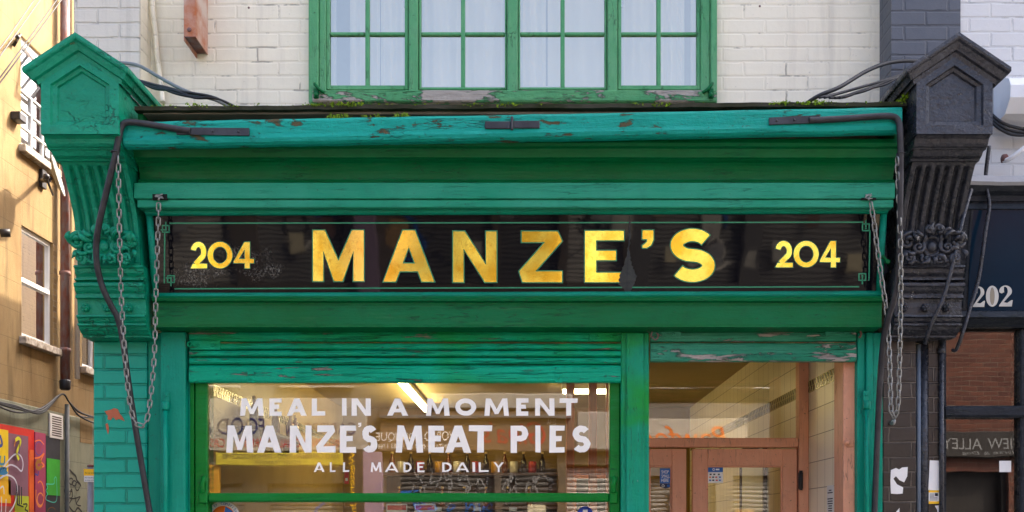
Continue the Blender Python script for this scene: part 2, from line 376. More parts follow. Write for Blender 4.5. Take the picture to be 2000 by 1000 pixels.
def tile_mat():
    g = G('cream_wall_tiles'); sp = g.n('ShaderNodeSeparateXYZ', {0: g.c})
    vec = g.n('ShaderNodeCombineXYZ', {0: g.M('ADD', sp.outputs[1], sp.outputs[0]), 1: sp.outputs[2], 2: 0.0}).outputs[0]
    b = g.n('ShaderNodeTexBrick', {'Vector': vec, 'Color1': (1, 1, 1), 'Color2': (0, 0, 0), 'Mortar': (.5, .5, .5), 'Scale': 1.0, 'Mortar Size': .0022, 'Mortar Smooth': .1, 'Brick Width': .152, 'Row Height': .152}, offset=0.0)
    t = g.n('ShaderNodeSeparateColor', {0: b.outputs['Color']}).outputs[0]
    c = g.mix(g.M('MULTIPLY', t, .8), srgb(246, 236, 212), srgb(238, 226, 198)); c = g.mix(b.outputs['Fac'], c, srgb(140, 122, 92))
    g.bsdf(c, .34, g.bump(g.M('SUBTRACT', 1.0, b.outputs['Fac']), .4, .003)); return g.m
m_tile = tile_mat()
m_tile2 = plain('amber_shaded_tiles', srgb(160, 138, 84), .4, .08, 2.5); m_ceil = plain('cream_ceiling', srgb(196, 178, 136), .8, .04, 3)  # shop tiles: cream darkened to ochre, the dim amber interior light put into colour
m_orangewood = plain('orange_varnished_wood', srgb(224, 122, 40), .35, .15, 4, .2, 0, .5, 30, stretch=(14, 14, 1))
m_darkwood = plain('dark_wood', srgb(72, 46, 30), .5, .15, 5, .2, 0, .4, 30, stretch=(10, 10, 1))
def sign_mat():
    g = G('black_gilded_sign_glass'); sp = g.n('ShaderNodeSeparateXYZ', {0: g.c})
    fl = g.noise(g.map((1, 1, 1)), 10, 8, .75, .6)
    # the silvering has gone in one patch round the left number: stain with its own shape
    def near(x, z, sx, sz): return g.M('SUBTRACT', 1.0, g.n('ShaderNodeVectorMath', {0: g.n('ShaderNodeCombineXYZ', {0: g.M('DIVIDE', g.M('SUBTRACT', sp.outputs[0], x), sx), 1: g.M('DIVIDE', g.M('SUBTRACT', sp.outputs[2], z), sz), 2: 0.0}).outputs[0]}, operation='LENGTH').outputs['Value'])
    k = g.M('MAXIMUM', g.M('MAXIMUM', near(-1.66, 2.84, .22, .10), near(-1.42, 2.93, .2, .08)), near(-1.33, 2.86, .18, .06))
    k = g.M('MULTIPLY', g.step(g.M('ADD', fl, g.M('MULTIPLY', k, .30)), .62, .72), g.step(k, -.2, .5))
    spk = g.step(g.noise(g.map((1, 1, 1)), 120, 3, .7), .5, .62)
    c = g.mix(g.M('MULTIPLY', g.M('MULTIPLY', k, spk), .75), (.004, .004, .006), srgb(120, 118, 112))
    c = g.mix(g.M('MULTIPLY', g.step(g.noise(g.map((1, 1, 1), (3, 3, 3)), 160, 3, .6), .70, .74), .4), c, srgb(90, 90, 90))
    g.bsdf(c, .03, g.bump(g.noise(g.map((1, 1, 1)), 3, 2), .03, .02), 0, .20); return g.m
def gold_mat():
    g = G('gold_leaf'); n1 = g.noise(g.map((1, 1, 1)), 60, 4, .7); n2 = g.noise(g.map((1, 1, 1)), 9, 4, .6)
    c = g.mix(g.step(n2, .42, .62), (1.0, .84, .16), (.86, .55, .05)); c = g.mix(g.M('MULTIPLY', g.step(n1, .54, .66), .55), c, (.55, .32, .03))
    g.bsdf(c, g.M('ADD', .05, g.M('MULTIPLY', n1, .10)), g.bump(n1, .05, .003), 1.0); return g.m
m_signglass = sign_mat(); m_gold = gold_mat()
BEV = .006

# ================================================================== THE SHOP BUILDING (upper storey, roof, rooms)
shop = thing('shop_building', 'white painted brick upper storey above the green pie shop front', 'building', (-.2, .28, 0))
WY = .28
wx0, wx1 = PX(274, .13), PX(1741, .10)
win = (PX(606, WY), PX(1398, WY), 3.80, 5.35)
mb = wall(lambda u, v, d: (u, WY + d, v), PX(295, WY), PX(1718, WY), 3.3, 9.8, [win], .2, .25)
part('wall', mb, m_white, shop)
mb = MB(); mb.box(PX(143, .13), PX(274, .13), .13, .60, 3.3, 9.8, .008); part('buttress', mb, m_butt, shop, 'greyer painted brick buttress at the corner')
mb = MB(); mb.face([(PX(274, .13) + .001, .13, 3.3), (PX(295, WY), WY, 3.3), (PX(295, WY), WY, 9.8), (PX(274, .13) + .001, .13, 9.8)]); part('buttress_return', mb, m_white, shop)
mb = MB(); mb.face([(PX(1718, WY), WY, 3.3), (PX(1741, .10), .10, 3.3), (PX(1741, .10), .10, 9.8), (PX(1718, WY), WY, 9.8)]); part('pier_return', mb, m_white, shop)
mb = MB(); mb.box(-2.40, -2.10, .605, 38, 3.3, 9.8); mb.box(-2.2165, -2.0, .29, 38, 0, 3.29); part('side_wall', mb, m_butt, shop)  # stretch past the back wall is added, so side-street windows reflect it, not sky
mb = MB(); mb.box(-2.099, 1.9, .54, 14, 9.5, 9.79); mb.box(-2.0, 1.9, 13.7, 14, 0, 9.49); part('roof', mb, m_slab, shop)
mb = MB(); mb.box(1.76, 1.90, .54, 13.69, 0, 9.49); part('party_wall', mb, m_butt, shop)
# upper window
uw = part('window', MB().box(win[0] - .0, PX(622, .24), .235, .34, 3.84, 5.34, BEV).box(PX(1388, .24), win[1], .235, .34, 3.84, 5.34, BEV)
          .box(PX(622, .24) + .001, PX(1388, .24) - .001, .245, .34, 5.26, 5.34, BEV)
          .box(PX(622, .24) + .001, PX(637, .26), .25, .34, 3.905, 5.259, .004).box(PX(1368, .26), PX(1388, .24) - .001, .25, .34, 3.905, 5.259, .004)
          .box(PX(797, .26) + .003, PX(818, .26) - .004, .25, .34, 3.905, 5.259, .006).box(PX(990, .26) + .002, PX(1012, .26) - .002, .25, .34, 3.905, 5.259, .006).box(PX(1185, .26) + .004, PX(1207, .26) - .003, .25, .34, 3.905, 5.259, .006), m_ugreen, shop)
part('sill', MB().box(PX(622, .24) - .03, PX(1388, .24) + .03, .222, .34, 3.842, 3.903, .006), m_sill, uw, 'sill board with most of its green paint flaked away')
for a, b, mu, opens in ((637, 797, 717, 1), (818, 990, 904, 0), (1012, 1185, 1099, 0), (1207, 1368, 1287, 1)):
    Y = .262 if opens else .272
    x0, x1 = PX(a, Y), PX(b, Y); st = .011 if not opens else .018
    zb = PZ(175, Y); bt = .024 if opens else .014
    mb = MB().box(x0, x0 + st, Y, Y + .04, zb, 5.255, .003).box(x1 - st, x1, Y, Y + .04, zb, 5.255, .003)
    mb.box(x0 + st, x1 - st, Y + .001, Y + .04, zb, zb + bt, .003).box(x0 + st, x1 - st, Y + .001, Y + .04, 5.22, 5.255, .003)
    xm = PX(mu, Y); mb.box(xm - .011, xm + .011, Y + .006, Y + .035, zb + bt, 5.22, .004)
    for i in range(4):
        z = PZ(64, Y) + i * .284; mb.box(x0 + st, xm - .0112, Y + .008, Y + .034, z - .009, z + .009, .004).box(xm + .0112, x1 - st, Y + .008, Y + .034, z - .009, z + .009, .004)
    sa = part('sash', mb, m_ugreen, uw)
    mb = MB(); mb.face([(x0 + .002, Y + .022, zb + .002), (x1 - .002, Y + .022, zb + .002), (x1 - .002, Y + .022, 5.25), (x0 + .002, Y + .022, 5.25)]); part('pane', mb, m_glass_up, uw)
# cast iron stays at the two lower corners of the frame
for px, sg in ((622, 1), (1384, -1)):
    a = P(px, 176, .22); mb = MB()
    mb.tube(smooth([a + Vector((-.02 * sg, 0, .035)), a + Vector((-.012 * sg, -.012, .02)), a + Vector((.012 * sg, -.012, -.005)), a + Vector((.03 * sg, 0, -.012))], 5), .009, 7)
    mb.box(a.x - .014 - .012 * sg, a.x + .014 - .012 * sg, .212, .2335, a.z - .045, a.z + .008, .004).ball(a + Vector((-.01 * sg, -.012, -.03)), .012)
    part('window_hinge', mb, m_deep, uw)
# room behind the upper window: white inner frames, net curtains
mb = MB(); mb.box(-1.6, -1.58, .56, 2.5, 3.5, 5.6); mb.box(1.5, 1.52, .56, 2.5, 3.5, 5.6); mb.box(-1.58, 1.5, 2.5, 2.52, 3.5, 5.6); mb.box(-1.6, 1.52, .56, 2.52, 5.601, 5.62); mb.box(-1.6, 1.52, .56, 2.52, 3.47, 3.499)
part('upper_room', mb, plain('upper_room_plaster', srgb(196, 198, 204), .9, .05), shop)
m_curt = plain('net_curtain', srgb(244, 242, 234), .9, .02, 3, 0.0)
for a, b in ((684, 742), (744, 804), (822, 900), (905, 996), (1008, 1066), (1070, 1194), (1204, 1284), (1287, 1336)):
    mb = MB(); n = 40; rows = []
    for i in range(n + 1):
        x = PX(a + (b - a) * i / n, .40); y = .40 + .012 * math.sin(i * .42 + a) + .010 * math.sin(i * .17 + b)
        rows.append((mb.bm.verts.new((x, y, 3.56)), mb.bm.verts.new((x, y, 5.55))))
    for q, r in zip(rows, rows[1:]):
        f = mb.bm.faces.new((q[0], r[0], r[1], q[1])); f.smooth = True
    solo('net_curtain', mb, m_curt, {684: 'white net curtain behind leftmost light of upper window, left half', 744: 'narrow white net curtain beside the left post of upper window', 822: 'white net curtain in second light of upper window, left half', 905: 'white net curtain just left of the centre mullion upstairs', 1008: 'narrow white net curtain just right of the centre mullion upstairs', 1070: 'widest white net curtain in third light of upper window', 1204: 'white net curtain in rightmost light of upper window, left half', 1287: 'narrow white net curtain near right edge of upper window'}[a], 'curtain', 'net curtains behind the upper window')
for a, b, hs in ((640, 804, 1), (812, 998, -1), (1005, 1196, -1), (1202, 1366, -1)):
    Y = .345; x0, x1 = PX(a, Y), PX(b, Y); z0 = PZ(178, Y) - .02
    mb = MB().box(x0, x0 + .045, Y, Y + .02, z0, 5.5, .004).box(x1 - .045, x1, Y, Y + .02, z0, 5.5, .004).box(x0 + .045, x1 - .045, Y + .001, Y + .019, z0, z0 + .05, .004)
    fr = part('inner_frame', mb, m_wpaint, uw)
    if a in (640, 1202):
        hx = x1 - .03 if hs > 0 else x0 + .03; hz = PZ(6, Y)
        part('handle', MB().box(hx - .012, hx + .012, Y - .012, Y - .001, hz - .03, hz + .05, .004).tube([(hx, Y - .03, hz), (hx, Y - .012, hz)], .008).tube([(hx, Y - .03, hz), (hx + .05 * (1 if a == 640 else -1), Y - .035, hz - .035)], .007), plain('chrome', srgb(170, 172, 176), .25, .05, metal=1.0), uw)

# ================================================================== THE SHOPFRONT (joinery below the ledge)
front = thing('shopfront', 'weathered green timber shopfront with cornice, pilasters and console bracket', 'shopfront', (-.2, 0, 0))
# flat ledge with overgrown edge
xa, xb = PX(262, -.40), PX(1772, -.40)
mb = MB(); mb.sweep([(-.40, 3.552), (-.395, 3.573), (-.2, 3.585), (.12, 3.60), (.12, 3.585), (-.2, 3.57), (-.37, 3.551)], xa + .0, xb, -.008, .012, n=60, wob=.0025)
part('ledge', mb, m_slab, front)
mb = MB(); mb.box(xa + .03, xb - .05, -.37, .10, 3.537, 3.549); mb.box(xa + .012, xb - .05, -.15, -.13, 3.36, 3.536); part('soffit', mb, m_soffit, front)
mb = MB(); mb.box(xa + .0, xa + .028, -.36, .1, 3.42, 3.546, .004); mb.box(xb - .045, xb - .02, -.36, .1, 3.42, 3.549, .004); part('box_end', mb, m_deep, front)
# cornice cove
cp = [(-.36, 3.425), (-.365, 3.405), (-.355, 3.392), (-.335, 3.388), (-.328, 3.37), (-.322, 3.352), (-.305, 3.348)]
for i in range(9):
    a = i / 8; cp.append((-.300 + .055 * math.sin(a * math.pi / 2), 3.345 - .078 * (1 - math.cos(a * math.pi / 2)) - .002 * a))
cp += [(-.262, 3.267), (-.268, 3.258), (-.262, 3.247), (-.14, 3.247), (-.125, 3.425)]
mb = MB(); mb.sweep(cp, PX(262, -.32), PX(1752, -.30), n=24, wob=.001); part('cornice', mb, m_deep, front)
mb = MB(); mb.box(PX(262, -.28), PX(1748, -.28), -.283, -.1, 3.1705, 3.246, .003); part('lintel_board', mb, m_board, front)
mb = MB(); mb.box(PX(268, -.27), PX(1745, -.27), -.271, -.1, 3.131, 3.1695, .004); part('lintel_board', mb, m_board, front)
mb = MB()
for px, sg in ((312, 1), (1697, -1)):
    x = PX(px, -.285); mb.box(x - .035, x + .035, -.2855, -.27, PZ(388, -.285) - .004, PZ(388, -.285) + (.022 if sg > 0 else .004), 0)
part('notch_shade', mb, plain('gap_shade', (.01, .012, .01), .9), front)  # near-black raised block; the notch's shade is put into its colour
# frieze under the sign
fr_prof = [(-.155, 2.732), (-.163, 2.722), (-.158, 2.709), (-.136, 2.704), (-.132, 2.69), (-.13, 2.60), (-.127, 2.586), (.03, 2.583), (.03, 2.74), (-.1, 2.745)]
mb = MB(); mb.sweep(fr_prof, PX(301, -.13), PX(1722, -.13), n=16, wob=.0006); part('frieze', mb, m_deep, front)
mb = MB(); mb.box(PX(262, -.25) + .02, PX(1745, -.25) - .02, -.09, .05, 2.742, 3.4); part('sign_backing', mb, m_deep, front)
# piers, pilasters, jambs
mb = MB(); mb.box(-2.217, -1.9475, 0, .285, 0, 2.54, .006); part('brick_pier', mb, m_gbrick, front)
mb = MB(); mb.box(-1.9465, -1.8695, .012, .2, 0, 2.585, .004); part('pilaster', mb, m_pil, front)
mb = MB(); mb.box(-1.869, -1.7435, -.03, .2, 0, 2.582, .005); mb.box(-1.7432, -1.735, .02, .2, 0, 2.582, .003)
part('pilaster', mb, m_pil, front)
mb = MB(); mb.box(.4455, .587, -.012, .2, 0, 2.582, .004); mb.box(.4695, .5635, -.024, -.011, 0, 2.581, .006)
part('mullion', mb, m_mull, front, 'central green mullion with streaks of brighter green paint')
mb = MB(); mb.box(PX(1672, .02), PX(1690, .0), .0, .2, 0, 2.582, .004); mb.box(PX(1690, 0) + .001, PX(1706, -.02), -.02, .2, 0, 2.582, .004); part('pilaster', mb, m_pil, front)
mb = MB(); mb.box(PX(1706, -.02) + .001, PX(1724, 0) - .002, -.006, .2, 0, 2.582, .004); part('pilaster', mb, m_pil, front)
# shop window
sw = part('shop_window', MB().box(-1.7345, -1.716, .02, .2, .6, 2.5).box(-1.712, -1.648, .021, .13, .6, 2.5, .006).box(.392, .4445, .021, .13, .6, 2.5, .006).box(-1.6475, .3915, .024, .13, 2.36, 2.5, .004), m_frame, front)
RY = .018
mb = MB().box(-1.645, .39, RY, .125, PZ(980, RY), PZ(963, RY), .007).box(-1.69, -1.6455, .008, .125, PZ(984, RY), PZ(960, RY), .006).box(.3905, .432, .008, .125, PZ(984, RY), PZ(960, RY), .006)
part('meeting_rail', mb, m_frame, sw)
for x in (-1.667, .411):
    mb = MB(); mb.tube(smooth([(x, .015, PZ(962, .015)), (x - .004, .008, PZ(948, .01)), (x + .004, .013, PZ(938, .01)), (x, .024, PZ(932, .02))], 5), .013, 8); part('sash_horn', mb, m_frame, sw)
pane_hi = MB(); pane_hi.face([(-1.647, .04, 1.74), (.391, .04, 1.74), (.391, .04, 2.37), (-1.647, .04, 2.37)]); pane_hi = part('pane', pane_hi, m_glass, sw)
pl = MB(); pl.face([(-1.647, .105, .6), (.391, .105, .6), (.391, .105, 1.735), (-1.647, .105, 1.735)]); part('pane', pl, m_glass, sw)
mb = MB().box(-1.735, .4450, -.01, .2, 0, .595, .006); part('stall_riser', mb, m_frame, front)

# ------------------------------------------------------------------ console brackets
def console(x0, x1, mat, parent, seed, boss_n):
    random.seed(seed); wx = x1 - x0; xc = (x0 + x1) / 2
    root = part('console_bracket', MB().box(x0 + .015, x1 - .015, -.02, .13, 2.54, 3.64), mat, parent)
    # fluted scroll
    def curve(t):
        pts = [(-.375, 3.318), (-.345, 3.285), (-.31, 3.235), (-.268, 3.17), (-.232, 3.10), (-.208, 3.02), (-.195, 2.94), (-.19, 2.872)]
        i = min(int(t * 7), 6); f = t * 7 - i
        p0, p1, p2, p3 = pts[max(i - 1, 0)], pts[i], pts[i + 1], pts[min(i + 2, 7)]
        return [.5 * (2 * p1[k] + (p2[k] - p0[k]) * f + (2 * p0[k] - 5 * p1[k] + 4 * p2[k] - p3[k]) * f * f + (3 * p1[k] - p0[k] - 3 * p2[k] + p3[k]) * f ** 3) for k in (0, 1)]
    mb = MB(); nx, ntt = 84, 36; rows = []; a0, a1 = x0 + .03, x1 - .02
    for j in range(ntt + 1):
        t = j / ntt; y, z = curve(t); row = [mb.bm.verts.new((a0, -.03, z))]
        for i in range(nx + 1):
            s = i / nx; x = a0 + (a1 - a0) * s
            fl = (s - .05) / .90 * 6; d = 0
            if 0 < fl < 6:
                q = abs(fl % 1 - .5) * 2; en = min(1, max(0, (t - .09) / .05)) * min(1, max(0, (.97 - t) / .1))
                d = .026 * math.sqrt(max(0, 1 - (q / .58) ** 2)) * en if q < .58 else 0
            row.append(mb.bm.verts.new((x, y + d * .8, z + d * .45)))
        row.append(mb.bm.verts.new((a1, -.03, z))); rows.append(row)
    for a, b in zip(rows, rows[1:]):
        for i in range(len(a) - 1):
            f = mb.bm.faces.new((a[i], a[i + 1], b[i + 1], b[i])); f.smooth = 1 < i < len(a) - 3
    part('fluted_scroll', mb, mat, root)
    # mouldings between block and scroll
    mb = MB()
    mb.sweep([(-.488, 3.394), (-.470, 3.384), (-.462, 3.366), (-.452, 3.356), (-.442, 3.352), (-.438, 3.347), (-.02, 3.347), (-.02, 3.394)], x0 + .004, x1 - .004)
    mb.sweep([(-.432, 3.3465), (-.424, 3.338), (-.412, 3.326), (-.392, 3.319), (-.385, 3.312), (-.02, 3.312), (-.02, 3.3465)], x0 + .014, x1 - .012)
    part('neck_moulding', mb, mat, root)
    # block with recessed gabled panel
    zb, ze, za = 3.395, 3.628, 3.745; b0, b1 = x0, x1; bc = xc
    outer = [(b0, zb), (b1, zb), (b1, ze), (bc, za), (b0, ze)]
    def inset(d): 
        k = .9; return [(b0 + d, zb + d * .95), (b1 - d, zb + d * .95), (b1 - d, ze - d * .15 + .0), (bc, za - d * .85), (b0 + d, ze - d * .15)]
    rings = [(outer, -.492), (outer, -.5), (inset(.042), -.5), (inset(.048), -.487), (inset(.066), -.482), (inset(.072), -.472)]
    mb = MB(); vr = [[mb.bm.verts.new((x, y, z)) for x, z in pts] for pts, y in rings]
    for a, b in zip(vr, vr[1:]):
        for i in range(5): mb.bm.faces.new((a[i], a[(i + 1) % 5], b[(i + 1) % 5], b[i]))
    mb.bm.faces.new(vr[-1])
    bk = [mb.bm.verts.new((x, .12, z)) for x, z in outer]
    for i in range(5): mb.bm.faces.new((vr[0][i], bk[i], bk[(i + 1) % 5], vr[0][(i + 1) % 5]))
    part('block', mb, mat, root)
    # gabled cap: moulded eaves following the two slopes
    sl = (za - ze) / (bc - b0); ln = math.hypot(1, sl)
    prof = [(0, 0), (.006, .018), (.02, .022), (.024, .030), (.034, .048), (.046, .054), (.05, .062), (.05, .076)]     # (out, up)
    mb = MB()
    def ridge(out, up):
        zf = za + up * ln; e = .012 + out
        return [(b0 - e, ze + up * ln - sl * e), (bc, zf), (b1 + e, ze + up * ln - sl * e)]
    rws = [[mb.bm.verts.new((x, -.5 - o, z)) for x, z in ridge(o, u)] for o, u in prof]
    rws.append([mb.bm.verts.new((x, .12, z)) for x, z in ridge(.05, .076)])
    for a, b in zip(rws, rws[1:]):
        for i in (0, 1): mb.bm.faces.new((a[i], a[i + 1], b[i + 1], b[i]))
    for sgn, ix in ((-1, 0), (1, 2)):                                   # eaves along the sides
        ea = [mb.bm.verts.new(((b0 if sgn < 0 else b1) + sgn * (.012 + o), .12, ze + u * ln - sl * (.012 + o))) for o, u in prof]
        for i in range(len(prof) - 1): mb.bm.faces.new((rws[i][ix], rws[i + 1][ix], ea[i + 1], ea[i]))
    und = [mb.bm.verts.new((b0 + .002, -.499, ze)), mb.bm.verts.new((bc, -.499, za)), mb.bm.verts.new((b1 - .002, -.499, ze))]
    for i in (0, 1): mb.bm.faces.new((rws[0][i], rws[0][i + 1], und[i + 1], und[i]))
    part('gable_cap', mb, mat, root)
    # carved foliage: ringed egg, crest and scrolls
    mb = MB(); zc = 2.955; yb = -.205
    def pt(u, v, d=0): return Vector((xc + u, yb - d - .02 * (v > .03), zc + v))
    mb.ball(pt(0, 0, .02), .026, .024, .032, 14); mb.ring(pt(0, 0, .022), .040, .0085, 'y', 22, 7, 1.0, 1.15)
    mb.ball(pt(0, 0, 0), .055, .03, .06, 14)
    def spiral(cu, cv, r0, turns, a0, sg, w0, d=.03, tail=None):
        pts = []; rr = []
        n = int(26 * turns)
        if tail:
            for i in range(7): 
                f = i / 7; e = (cu + math.cos(a0) * r0, cv + math.sin(a0) * r0)
                pts.append(pt(tail[0] + (e[0] - tail[0]) * f, tail[1] + (e[1] - tail[1]) * f + .012 * math.sin(f * math.pi), d * .6 + d * .4 * f)); rr.append(w0 * (.55 + .45 * f))
        for i in range(n + 1):
            f = i / n; a = a0 + sg * f * turns * 2 * math.pi; r = r0 * (1 - .82 * f)
            pts.append(pt(cu + math.cos(a) * r, cv + math.sin(a) * r, d + .012 * f)); rr.append(w0 * (1 - .45 * f))
        mb.tube(pts, rr, 8); mb.ball(pts[-1], w0 * .9, seg=8)
    def leaf(u0, v0, u1, v1, wd, d=.035, bend=.012):
        n = 7; ps = []; rr = []
        for i in range(n + 1):
            f = i / n; dx, dz = u1 - u0, v1 - v0
            ps.append(pt(u0 + dx * f - dz * .25 * math.sin(f * math.pi), v0 + dz * f + dx * .25 * math.sin(f * math.pi), d + bend * math.sin(f * 2.6))); rr.append(max(.002, wd * math.sin((.12 + .86 * f) * math.pi)))
        mb.tube(ps, rr, 8, flat=.6)
    for sg in (-1, 1):
        spiral(sg * .068, -.005, .030, 1.3, math.pi / 2 + sg * 1.0, sg, .0125, .03, (sg * .03, .055))
        spiral(sg * .122, .022, .034, 1.4, math.pi / 2, -sg, .014, .03, (sg * .052, .035))
        spiral(sg * .030, -.062, .022, 1.2, math.pi / 2 - sg * .8, -sg, .010, .028, (sg * .09, -.035))
        spiral(sg * .112, -.058, .026, 1.3, -math.pi / 2, -sg, .012, .028, (sg * .05, -.078))
        spiral(sg * .024, .075, .018, 1.2, -math.pi / 2, sg, .010, .04, (sg * .012, .05))
        leaf(sg * .05, .03, sg * .105, .062, .018); leaf(sg * .045, .045, sg * .085, .075, .012)
        leaf(sg * .145, .005, sg * .148, .065, .015); leaf(sg * .14, -.02, sg * .15, -.06, .013); leaf(sg * .075, -.03, sg * .13, -.02, .012)
        leaf(sg * .015, -.045, sg * .06, -.085, .012); leaf(sg * .0, .055, sg * .032, .098, .011)
    leaf(0, .045, 0, .108, .014); leaf(0, -.05, 0, -.09, .012)
    part('carved_foliage', mb, mat, root)
    # stepped mouldings below
    prof = [(-.205, 2.872), (-.207, 2.862), (-.196, 2.856), (-.192, 2.838), (-.178, 2.822), (-.176, 2.812), (-.200, 2.809), (-.200, 2.802), (-.178, 2.799),
            (-.190, 2.792), (-.206, 2.785), (-.206, 2.772), (-.198, 2.766), (-.190, 2.752), (-.176, 2.740), (-.176, 2.733), (-.186, 2.731), (-.186, 2.718), (-.168, 2.714), (-.166, 2.708),
            (-.164, 2.700), (-.160, 2.640), (-.175, 2.636), (-.178, 2.628), (-.166, 2.622), (-.160, 2.610), (-.152, 2.600), (-.165, 2.597), (-.165, 2.588), (-.150, 2.584), (-.140, 2.570), (-.118, 2.556), (-.10, 2.549), (-.10, 2.541), (-.02, 2.541), (-.02, 2.872)]
    mb = MB(); mb.sweep(prof, x0 + .018, x1 - .002, n=10, wob=.0008); part('base_moulding', mb, mat, root)
    for i in range(boss_n):
        x = x0 + .018 + (x1 - x0 - .02) * (i + .55) / boss_n if boss_n != 3 else x0 + .06 + i * .105
        mb = MB(); mb.ball((x, -.170, 2.672), .021, .018, .021, 12)
        for k in range(6): a = k * math.pi / 3; mb.ball((x + .013 * math.cos(a), -.182, 2.672 + .013 * math.sin(a)), .0075, seg=8)
        mb.ball((x, -.186, 2.672), .008, seg=8); part('boss', mb, mat, root)
    return root
console(-2.243, -1.888, m_cons, front, 1, 3)
random.seed(11)
# bare brick where the paint has come away from the pier
def blob(pxpts, Y, wob=1.5): return [P(x + random.uniform(-wob, wob), y + random.uniform(-wob, wob), Y) for x, y in pxpts]
NY = Vector((0, -1, 0))
mb = MB(); mb.poly([blob([(204, 803), (216, 800), (222, 797), (231, 799), (234, 808), (240, 814), (245, 822), (236, 821), (230, 817), (226, 820), (222, 816), (216, 822), (211, 820), (212, 812)], -.003)], NY)
mb.poly([blob([(206, 828), (210, 826), (212, 832), (213, 842), (210, 848), (208, 840)], -.003, .8)], NY)
part('bare_patch', mb, m_terracotta, front, 'bare red brick where the green paint fell off')

# ------------------------------------------------------------------ lettering
def offs(c, d):
    n = len(c); A = sum(c[i][0] * c[(i + 1) % n][1] - c[(i + 1) % n][0] * c[i][1] for i in range(n)); sg = 1 if A > 0 else -1
    out = []
    for i in range(n):
        p, q, r = c[i - 1], c[i], c[(i + 1) % n]
        e1 = Vector((q[0] - p[0], q[1] - p[1])); e2 = Vector((r[0] - q[0], r[1] - q[1]))
        if e1.length < 1e-6 or e2.length < 1e-6: out.append(q); continue
        e1.normalize(); e2.normalize(); n1 = Vector((e1.y, -e1.x)) * sg; n2 = Vector((e2.y, -e2.x)) * sg
        b = n1 + n2
        if b.length < 1e-4: b = n1.copy()
        b.normalize(); m = d / max(.45, b.dot(n1)); out.append((q[0] + b.x * m, q[1] + b.y * m))
    return out
def stroke(pts, t):
    L, Rr = [], []; n = len(pts)
    for i in range(n):
        a = pts[max(i - 1, 0)]; b = pts[min(i + 1, n - 1)]; dx, dy = b[0] - a[0], b[1] - a[1]; l = math.hypot(dx, dy) or 1
        L.append((pts[i][0] - dy / l * t / 2, pts[i][1] + dx / l * t / 2)); Rr.append((pts[i][0] + dy / l * t / 2, pts[i][1] - dx / l * t / 2))
    return L + Rr[::-1]
def ell(cx, cy, a, b, a0=0, a1=360, n=28): return [(cx + a * math.cos(R(a0 + (a1 - a0) * i / n)), cy + b * math.sin(R(a0 + (a1 - a0) * i / n))) for i in range(n + (0 if abs(a1 - a0) == 360 else 1))]
